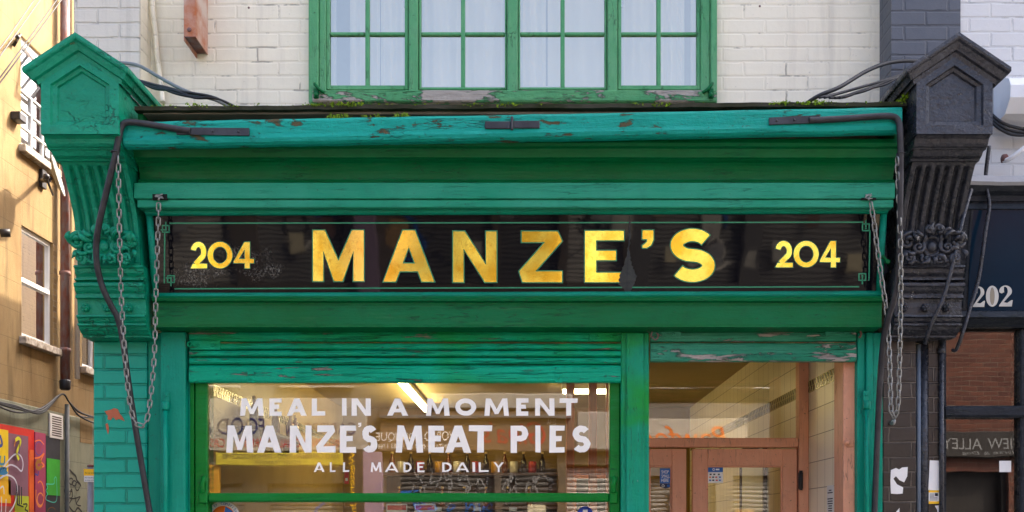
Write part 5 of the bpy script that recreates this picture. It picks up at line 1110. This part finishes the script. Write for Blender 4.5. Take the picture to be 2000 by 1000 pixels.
# satellite dish
dc = L(104, 345, .42)
ds = thing('satellite_dish', 'grey satellite dish on an arm fixed to tan wall', 'satellite dish', tuple(dc))
mb = MB(); prof = [(.0, 0), (.10, .008), (.20, .032), (.27, .060), (.275, .062), (.27, .066), (.2, .040), (.1, .016), (0, .008)]; mb.lathe(prof, (0, 0, 0), 26)
rt = Matrix.Translation(dc) @ Vector((.90, .22, .25)).to_track_quat('Z', 'Y').to_matrix().to_4x4() @ Matrix.Diagonal((.8, .95, 1, 1)); mb.bm.transform(rt); part('dish', mb, plain('dish_grey', srgb(120, 118, 114), .5, .08), ds)
part('mount', MB().tube([L(80, 352, .0), L(88, 352, .2), L(98, 348, .38)], .03, 8).box(LX, LX + .05, L(80, 350)[1] - .06, L(80, 350)[1] + .06, L(80, 350)[2] - .12, L(80, 350)[2] + .12, .005).ball(L(92, 350, .3), .05), m_iron, ds)
part('feed_arm', MB().tube([dc + Vector((-.02, .03, -.22)), dc + Vector((.12, -.42, -.18))], .014, 7).ball(dc + Vector((.12, -.44, -.15)), .04), m_iron, ds)
part('wall_light', MB().box(LX, LX + .12, L(20, 232)[1], L(34, 232)[1], L(27, 238)[2], L(27, 222)[2], .01), m_iron, lb); part('wall_spout', MB().tube([L(0, 455, .05), L(20, 455, .15)], .05, 10), m_iron, lb)
# overhead wires
for k, (a, b, l) in enumerate((((-40, 150), (80, -20), 'upper left overhead wire in front of the tan building'), ((-40, 163), (92, -20), 'second overhead wire from the top left corner'), ((-40, 205), (125, -20), 'third overhead wire from the top left corner'), ((-40, 214), (134, -20), 'lowest overhead wire at top left'))):
    cable([P(a[0], a[1], 4.5), P((a[0] + b[0]) / 2, (a[1] + b[1]) / 2 + 2, 5.2), P(b[0], b[1], 6.0)], .007, m_cable, l, 'wire', 'overhead_wire')
mb = MB(); mb.tube([L(32, 80, .0), L(34, 74, .25)], .02, 6).ball(L(34, 72, .26), .03); mb.tube([L(26, 90, .02), L(40, 66, .1)], .02, 6); part('wire_anchor', mb, m_iron, lb)
# mural
mu = thing('mural', 'bright street mural of coloured panels on the base of tan building', 'mural', (LX + .03, 7, 0))
def mpan(pa, pb, ya, yb, col, d, name='mural_panel', mat=None):
    y0, y1 = L(pa, 900, .03)[1], L(pb, 900, .03)[1]; z = lambda py, px: L(px, py, .03)[2]
    z1, z0 = z(ya, pa), z(yb, pa)
    return part(name, MB().box(LX + .031, LX + .034 + d, y0, y1, max(0, z0), z1), mat or plain('mural_' + name + str(len(bpy.data.materials)), srgb(*col), .6, .08, 3, .2), mu)
ztop = 2.86
def mp2(y0, y1, z0, z1, col, d): return part('mural_panel', MB().box(LX + .031, LX + .034 + d, y0, y1, z0, z1), plain('mural_paint_' + str(len(bpy.data.materials)), srgb(*col), .6, .10, 3, .2), mu)
Yp = lambda px: L(px, 900, .03)[1]
Zp = lambda px, py: L(px, py, .03)[2]
mp2(3.0, Yp(66), 0, ztop, (226, 50, 36), .0); mp2(3.2, Yp(15), 2.18, Zp(0, 838), (250, 214, 10), .004); mp2(Yp(15) + .002, Yp(54), 2.0, Zp(30, 848), (140, 96, 116), .004)
mp2(3.2, Yp(20), 1.9, 2.178, (248, 190, 20), .004); mp2(Yp(56), Yp(65), 0, 2.6, (240, 110, 40), .005); mp2(Yp(28), Yp(55), 1.72, 1.998, (190, 205, 50), .004)
mp2(Yp(26), Yp(54), .3, 1.715, (40, 150, 210), .004); mp2(3.2, Yp(25), .3, 1.86, (160, 84, 84), .004)
mp2(Yp(66.5), Yp(87), 0, ztop - .02, (176, 66, 104), .012); mp2(Yp(87.5), Yp(115), 0, ztop - .04, (52, 54, 62), .012)
mp2(Yp(88.5), Yp(114), 2.03, 2.52, (60, 176, 50), .018); mp2(Yp(89.5), Yp(114), .8, 1.70, (246, 176, 10), .018)
def scrib(pts, wd, col, d=.03, nm='mural_line', par=None, mat=None):
    part(nm, MB().ribbon(smooth([L(x, y, d + .03) for x, y in pts], 7), wd, Vector((1, 0, 0))), mat or plain('spray_' + str(len(bpy.data.materials)), srgb(*col), .6, .05), par or mu)
def loop(cx, cy, rx, ry, a0=0, a1=330, n=12): return [(cx + rx * math.cos(R(a0 + (a1 - a0) * i / n)), cy + ry * math.sin(R(a0 + (a1 - a0) * i / n))) for i in range(n + 1)]
scrib([(2, 920), (12, 905), (28, 888), (40, 890), (45, 905), (42, 920), (32, 912), (20, 908), (8, 916)], .02, (206, 206, 226)); scrib([(-5, 938), (12, 928), (28, 935), (34, 955), (28, 985), (15, 1005)], .022, (214, 214, 226)); scrib([(-4, 958), (6, 950), (8, 965)], .02, (220, 220, 230)); scrib([(3, 970), (3, 1000)], .018, (220, 220, 230)); scrib([(12, 975), (11, 1000)], .018, (220, 220, 230))
scrib([(-4, 872), (4, 868), (0, 850)], .04, (50, 70, 150)); scrib([(1, 890), (0, 905), (8, 905), (9, 890)], .03, (60, 130, 170)); scrib(loop(6, 920, 8, 4), .05, (60, 140, 190))
scrib([(30, 860), (36, 856), (40, 862), (36, 875), (33, 885), (37, 898)], .045, (220, 220, 40)); scrib([(38, 860), (37, 890)], .02, (50, 60, 140)); scrib([(30, 862), (28, 872)], .015, (240, 150, 40))
for k in range(3): scrib([(32 + k * 5, 945 + k * 3), (34 + k * 4, 985)], .028, (30, 40, 50))
scrib([(33, 985), (46, 990)], .02, (30, 36, 46)); scrib([(45, 985), (53, 985), (49, 995), (54, 998), (48, 1006)], .02, (30, 36, 46))
scrib(loop(76, 876, 7, 13), .014, (100, 70, 150), .05); scrib([(68, 862), (78, 860), (86, 868)], .016, (246, 130, 70), .05); scrib([(68, 895), (78, 893), (86, 886), (80, 900), (86, 910), (70, 915)], .022, (246, 130, 50), .05)
scrib(loop(76, 908, 5, 7), .05, (170, 110, 30), .052); scrib([(68, 925), (74, 928), (75, 920)], .022, (80, 70, 160), .052); scrib(loop(78, 965, 8, 25, 240, 560), .02, (250, 140, 50), .05); scrib(loop(79, 975, 6, 12), .018, (244, 150, 80), .05)
scrib([(90, 945), (105, 945), (106, 935), (110, 935), (110, 978), (92, 977), (90, 970), (93, 965), (90, 958), (93, 952), (90, 946)], .012, (70, 200, 180), .05); scrib(loop(101, 1000, 8, 9), .012, (120, 80, 20), .055)
tg = thing('graffiti_tag', 'black sprayed graffiti tag on grey green wall beside sign post', 'graffiti', (LX + .031, L(145, 950)[1], 1.6)); gi = plain('black_spray', srgb(40, 40, 40), .7, .05)
for pts, wd in (([(128, 925), (135, 918), (142, 924), (148, 930), (150, 938), (156, 945), (158, 950)], .03), ([(128, 930), (127, 945), (131, 938)], .022), (loop(132, 933, 4, 6), .022), (loop(139, 940, 4, 6), .02), (loop(145, 944, 4, 5), .02), (loop(151, 950, 4, 8), .02), (loop(130, 958, 4, 7), .02), ([(134, 950), (136, 968), (140, 955), (142, 970)], .02), ([(130, 970), (142, 974), (156, 970)], .018), (loop(138, 966, 4, 7), .018), ([(146, 968), (150, 985), (158, 988)], .018), ([(148, 985), (157, 970)], .018), ([(126, 982), (134, 988), (140, 996), (146, 1000), (152, 992), (160, 1000)], .028), ([(135, 984), (140, 975)], .018)):
    scrib(pts, wd, None, .003, 'sprayed_line', tg, gi)
# street sign post
sp_ = thing('sign_post', 'grey post with yellow and white parking sign in the side street', 'sign post', tuple(P(177, 1000, 3.6) * Vector((1, 1, 0)) if False else (PX(177, 3.6), 3.6, 0)))
xq = PX(177, 3.6); part('post', MB().tube([(xq, 3.6, 0), (xq, 3.6, PZ(912, 3.6))], .026, 10), plain('grey_post_paint', srgb(140, 142, 150), .5, .06), sp_); part('post_cap', MB().lathe([(.03, 0), (.03, .012), (.012, .02), (0, .022)], (xq, 3.6, PZ(912, 3.6)), 10), m_rustp, sp_)
pt_ = part('sign_plate', MB().box(PX(164, 3.56), PX(190, 3.56), 3.56, 3.566, PZ(941, 3.56), PZ(916, 3.56)), m_paper, sp_); part('yellow_band', MB().box(PX(164, 3.56), PX(190, 3.56), 3.557, 3.559, PZ(929, 3.56), PZ(916, 3.56)), m_yel, sp_)
for s, y, hpx, wd in (('At any time', 926, 4, 18), ('No loading', 935, 3.4, 18), ('at any time', 940, 3.4, 18)): text('lettering', s, P(166, y, 3.5555), (1, 0, 0), (0, 0, 1), m_ink, pt_, wd * K(3.55), hpx * K(3.55))

# ================================================================== THE OTHER SIDE OF THE STREET (seen in the glass)
OY = -11.0; KM = (D + .2 - OY) / F
OX = lambda px: (px - CX) * KM
OZ = lambda py: EYE + (CY - py) * KM
UX, UZ = (-1, 0, 0), (0, 0, 1)
m_pale = plain('pale_stucco', srgb(178, 172, 160), .8, .06, 2); m_brownf = plain('brown_fascia', srgb(112, 92, 74), .6, .06); m_greyst = plain('grey_stucco', srgb(104, 102, 100), .8, .06); m_steel = plain('pale_steel_shutter', srgb(128, 126, 122), .5, .10, 2, metal=.0); m_steeld = plain('dark_steel_shutter', srgb(84, 82, 78), .5, .1, 2); m_steelp = plain('light_steel_shutter', srgb(176, 172, 164), .5, .1, 2); m_darkshop = plain('dark_shop_interior', srgb(40, 36, 34), .6, .1)
m_dimst = plain('weathered_stucco', srgb(104, 96, 86), .8, .1, 2); m_dimst2 = plain('brown_grey_stucco', srgb(96, 86, 74), .8, .1, 2)
m_whiteb = plain('white_sign_board', srgb(158, 154, 146), .6, .05, 2); m_yelf = plain('yellow_fascia', srgb(186, 172, 46), .6, .04); m_dred = plain('maroon_front', srgb(120, 40, 40), .5, .08)
def opp(name, x0, x1, h, mat, label, wins, fascia, shops, storeys=1):
    t = thing(name, label, 'building', ((x0 + x1) / 2, OY, 0))
    holes = []
    for cx_, wz0, wz1, ww in wins: holes.append((cx_ - ww / 2, cx_ + ww / 2, wz0, wz1))
    for sx0, sx1, z1, kind in shops: holes.append((sx0, sx1, .15, z1))
    part('wall', wall(lambda u, v, d: (u, OY - d, v), x0 + .002, x1 - .002, 0, h, holes, .2, .3), mat, t)
    part('coping', MB().box(x0 + .003, x1 - .003, OY - .35, OY + .08, h + .001, h + .12, .02).box(x0 + .003, x1 - .003, OY + .001, OY + .1, h - .5, h - .38, .02), m_pale, t)
    part('body', MB().box(x0 + .003, x1 - .003, OY - 6, OY - 5.8, 0, h).box(x0 + .003, x1 - .003, OY - 5.79, OY - .31, h - .2, h), mat, t)
    for a, b, c_, d in holes[:len(wins)]:
        f = part('window', MB().box(a, a + .06, OY - .16, OY - .1, c_, d).box(b - .06, b, OY - .16, OY - .1, c_, d).box(a + .06, b - .06, OY - .16, OY - .101, (c_ + d) / 2 - .03, (c_ + d) / 2 + .03).box(a + .06, b - .06, OY - .16, OY - .101, d - .06, d).box(a + .06, b - .06, OY - .16, OY - .101, c_, c_ + .06), m_wpaint, t)
        mb = MB(); mb.face([(a, OY - .14, c_), (b, OY - .14, c_), (b, OY - .14, d), (a, OY - .14, d)]); part('pane', mb, m_darkglass, f); part('sill', MB().box(a - .08, b + .08, OY + .001, OY + .1, c_ - .1, c_ - .002), m_pale, f)
    for (sx0, sx1, z1, kind) in shops:
        if kind == 'dark':
            part('shop_window', MB().box(sx0, sx1, OY - .28, OY - .25, .15, z1).box(sx0, sx0 + .07, OY - .2, OY - .1, .15, z1).box(sx1 - .07, sx1, OY - .2, OY - .1, .15, z1), m_darkshop, t)
        else:
            mb = MB(); n = int((z1 - .15) / .075)
            for i in range(n): z = .15 + i * .075; mb.sweep([(OY - .16, z), (OY - .135, z + .012), (OY - .125, z + .035), (OY - .135, z + .063), (OY - .16, z + .0745)], sx0, sx1, caps=False)
            part('roller_shutter', mb, kind, t)
    if fascia:
        fx0_, fx1_, fz0, fz1, fm, lines = fascia
        f = part('fascia', MB().box(fx0_, fx1_, OY + .001, OY + .12, fz0, fz1, .01), fm, t)
        for s, px_r, z, hh_, wd, mm, sh_ in lines: text('lettering', s, (px_r, OY + .124, z), UX, UZ, mm, f, wd, hh_, sh_)
    return t
m_signgrey = plain('dull_sign_lettering', srgb(140, 140, 140), .6, .03); m_bluet = plain('navy_sign_text', srgb(30, 40, 90), .6, .02); m_redt = plain('red_sign_text', srgb(170, 40, 40), .6, .02)
o1 = opp('grocery_building', -8.6, -2.45, 5.5, m_dimst, 'pale stucco terrace with grocery signs opposite, reflected in the window', [(-7.2, 3.9, 5.0, 1.0), (-5.2, 3.9, 5.0, 1.0), (-3.4, 3.9, 5.0, 1.0)],
         (-6.3, -2.6, 2.80, 3.62, m_whiteb, [('FOOD &', OX(525), OZ(852), .26, 1.0, m_bluet, 0), ('CARIBBEAN', OX(700), OZ(852), .2, 1.1, m_bluet, 0), ('INTERNATIONAL  CURRENCY & CASH', OX(668), OZ(876), .13, 2.1, m_redt, 0)]), [(-6.2, -4.6, 2.3, m_steelp), (-4.2, -2.8, 2.3, m_steel)])
f = part('fascia', MB().box(OX(436), OX(676), OY + .121, OY + .30, OZ(912), OZ(888), .01), m_yelf, o1); text('lettering', 'AFRO CARIBBEAN FOOD - FRENCH GROCERIES', (OX(672), OY + .304, OZ(900)), UX, UZ, m_ink, f, 1.82, .085); text('lettering', 'MONEY TRANSFER', (OX(600), OY + .304, OZ(910)), UX, UZ, m_ink, f, .72, .06)
f = part('fascia', MB().box(OX(408), OX(440), OY + .13, OY + .25, 1.5, OZ(912), .01), plain('ochre_sign', srgb(180, 130, 30), .6, .04), o1)
for i, s in enumerate(('Send', 'and', 'receive', 'money', 'here')): text('lettering', s, (OX(432), OY + .254, OZ(922 + i * 8.5)), UX, UZ, m_ink, f, None, .05)
f = part('projecting_sign', MB().box(OX(714), OX(693), OY + .13, OY + .2, .9, OZ(880), .01), m_ink, o1); text('lettering', 'WesternUnion', (OX(699), OY + .204, OZ(884)), (0, 0, -1), UX, m_yel, f, 1.2, .09)
o2 = opp('boutique_building', -2.45, 1.5, 5.7, m_dimst2, 'cream terrace with brown boutique fascia opposite, reflected in the window', [(-1.6, 4.0, 5.1, .9), (-.2, 4.0, 5.1, .9), (1.0, 4.0, 5.1, .7)],
         (-2.4, 1.4, 2.8, 3.42, m_brownf, [('WORLD BOUTIQUE', OX(898), OZ(866), .16, 1.3, m_letter, 0), ('CONTACT: 0207 112 / 3583 1764', OX(890), OZ(878), .075, 1.2, m_letter, 0), ("Gina's", OX(1064), OZ(870), .36, 1.0, m_redt, .25), ('213A', OX(1086), OZ(833), .09, .14, m_letter, 0)]), [(-2.1, -.6, 2.74, m_steeld), (-.5, .4, 2.74, m_steeld), (.55, 1.4, 2.6, m_steelp)])
o3 = opp('bakery_building', 1.5, 5.6, 5.4, m_greyst, 'grey stucco terrace with white fascia and orange script opposite', [(2.4, 4.0, 4.9, .9), (4.3, 4.0, 4.9, .9)],
         (1.62, 3.72, 2.85, 3.48, m_pale, [('Pawfect', 3.38, 2.99, .36, 1.7, m_orange, .25), ('112', 3.66, 3.34, .09, .16, m_ink, 0)]), [(1.8, 3.2, 2.5, m_steel), (3.5, 5.4, 2.5, m_steel)])
o4 = opp('red_brick_building', 5.6, 12.5, 5.9, m_redbrick, 'red brick house with dark shop sign opposite, reflected at right', [(8.6, 3.9, 5.2, .9), (10.6, 3.9, 5.2, .9)],
         (5.9, 12, 2.72, 3.12, m_darkshop, [('VIEW ALLEY', OX(1990), 2.84, .17, 1.25, m_signgrey, 0), ('Horse & Dog', OX(1985), 2.75, .06, .9, m_signgrey, .2)]), [(6.0, 7.6, 2.5, 'dark'), (7.9, 9.5, 2.5, 'dark'), (9.8, 11.8, 2.5, m_steel)])
o5 = opp('far_left_building', -16, -8.6, 5.8, m_yelbrick, 'stock brick terrace at far left of the opposite side', [(-10, 3.9, 5.2, 1), (-12, 3.9, 5.2, 1), (-14, 3.9, 5.2, 1)], (-15, -9, 2.8, 3.4, m_dred, []), [(-15, -12.3, 2.5, 'dark'), (-12, -9, 2.5, m_steel)])
part('pilaster', MB().box(-2.68, -2.36, OY + .0035, OY + .16, 0, 2.79, .01), plain('lilac_pilaster', srgb(150, 128, 150), .6, .08), o2)
part('parapet_board', MB().box(-1.6, .62, OY + .05, OY + .16, 3.46, 3.70, .02), m_whiteb, o2); part('parapet_board', MB().box(.7, 1.45, OY + .05, OY + .14, 2.82, 3.4, .02), m_whiteb, o2)
part('parapet_board', MB().box(-2.4, .62, OY + .125, OY + .2, 3.30, 3.36, .01), m_greyst, o2)
random.seed(5)
for x0_, x1_, z0_, z1_, mm in ((-1.9, -.7, 2.25, 2.65, m_signgrey), (-1.9, -.7, 1.9, 2.3, m_signgrey), (-1.95, -.65, 1.7, 2.05, m_blue), (-.45, .3, 2.1, 2.5, m_signgrey), (-1.0, -.3, 2.1, 2.4, m_signgrey)):
    n_ = 5
    for k in range(n_):
        bx = x1_ - (k + .5) / n_ * (x1_ - x0_); pts = [Vector((bx + random.uniform(-.11, .11), OY - .12, random.uniform(z0_, z1_))) for _ in range(6)]
        part('sprayed_line', MB().ribbon(smooth(pts, 5), .024, Vector((0, 1, 0))), mm, o2)
# graffiti on the shutters opposite
random.seed(77)
for o_, xs, lab in ((o1, (-6.0, -4.7), None), (o1, (-4.1, -2.9), None), (o2, (-2.2, -1.0), None), (o2, (.55, 1.35), None), (o3, (1.9, 3.1), None)):
    for k in range(6):
        cx_, cz_ = random.uniform(*xs), random.uniform(.6, 2.0); pts = []; a = random.uniform(0, 6)
        for i in range(random.randint(7, 12)): a += random.uniform(.5, 1.3) * random.choice((1, 1, -1)); cx_ = min(max(cx_ + math.cos(a) * .16, xs[0]), xs[1]); cz_ = min(max(cz_ + math.sin(a) * .16, .4), 2.15); pts.append(Vector((cx_, OY - .12, cz_)))
        part('sprayed_line', MB().ribbon(smooth(pts, 5), random.choice((.02, .03, .05)), Vector((0, 1, 0))), random.choice((gi, m_blue, gi, m_ink, m_letter)), o_)
m_poster = [plain('poster_' + n, srgb(*c), .7, .2, 14) for n, c in (('ochre', (176, 140, 90)), ('cream', (226, 214, 180)), ('brown', (120, 90, 80)), ('grey', (160, 160, 160)), ('pale', (200, 196, 186)))]
for k in range(26):
    o_ = random.choice((o1, o2, o3)); x0_, x1_ = {o1: (-6.2, -2.8), o2: (-2.3, 1.4), o3: (1.8, 5.4)}[o_]; x_ = random.uniform(x0_, x1_); z_ = random.uniform(.3, 1.6); w_ = random.choice((.16, .22, .3)); part('flyposter', MB().box(x_ - w_ / 2, x_ + w_ / 2, OY + .001, OY + .003 + k * .0004, z_, z_ + w_ * 1.4), random.choice(m_poster), o_)
# ------------------------------------------------------------------ ground
m_asph = plain('asphalt', (.05, .05, .052), .9, .15, 8, .5, bscale=120); m_pave = plain('paving_slab', srgb(140, 136, 130), .85, .1, 5, .3); m_kerb = plain('granite_kerb', srgb(150, 148, 144), .8, .1, 20)
def ground(name, mb, mat): solo(name, mb, mat, None, None, None, 'structure')
ground('ground', MB().box(-150, 150, -150, 150, -.40, -.124), m_asph); ground('road', MB().box(-60, 60, -8.8, -2.9, -.12, -.116), m_asph)
ground('pavement', MB().box(-3.2, 60, -2.75, .0 - .002, -.12, -.002), m_pave); ground('pavement', MB().box(-60, 60, OY + .002, -8.95, -.12, -.001), m_pave)
ground('kerb', MB().box(-3.2, 60, -2.899, -2.751, -.12, .0, .01), m_kerb); ground('kerb', MB().box(-60, 60, -8.949, -8.801, -.12, .0, .01), m_kerb)
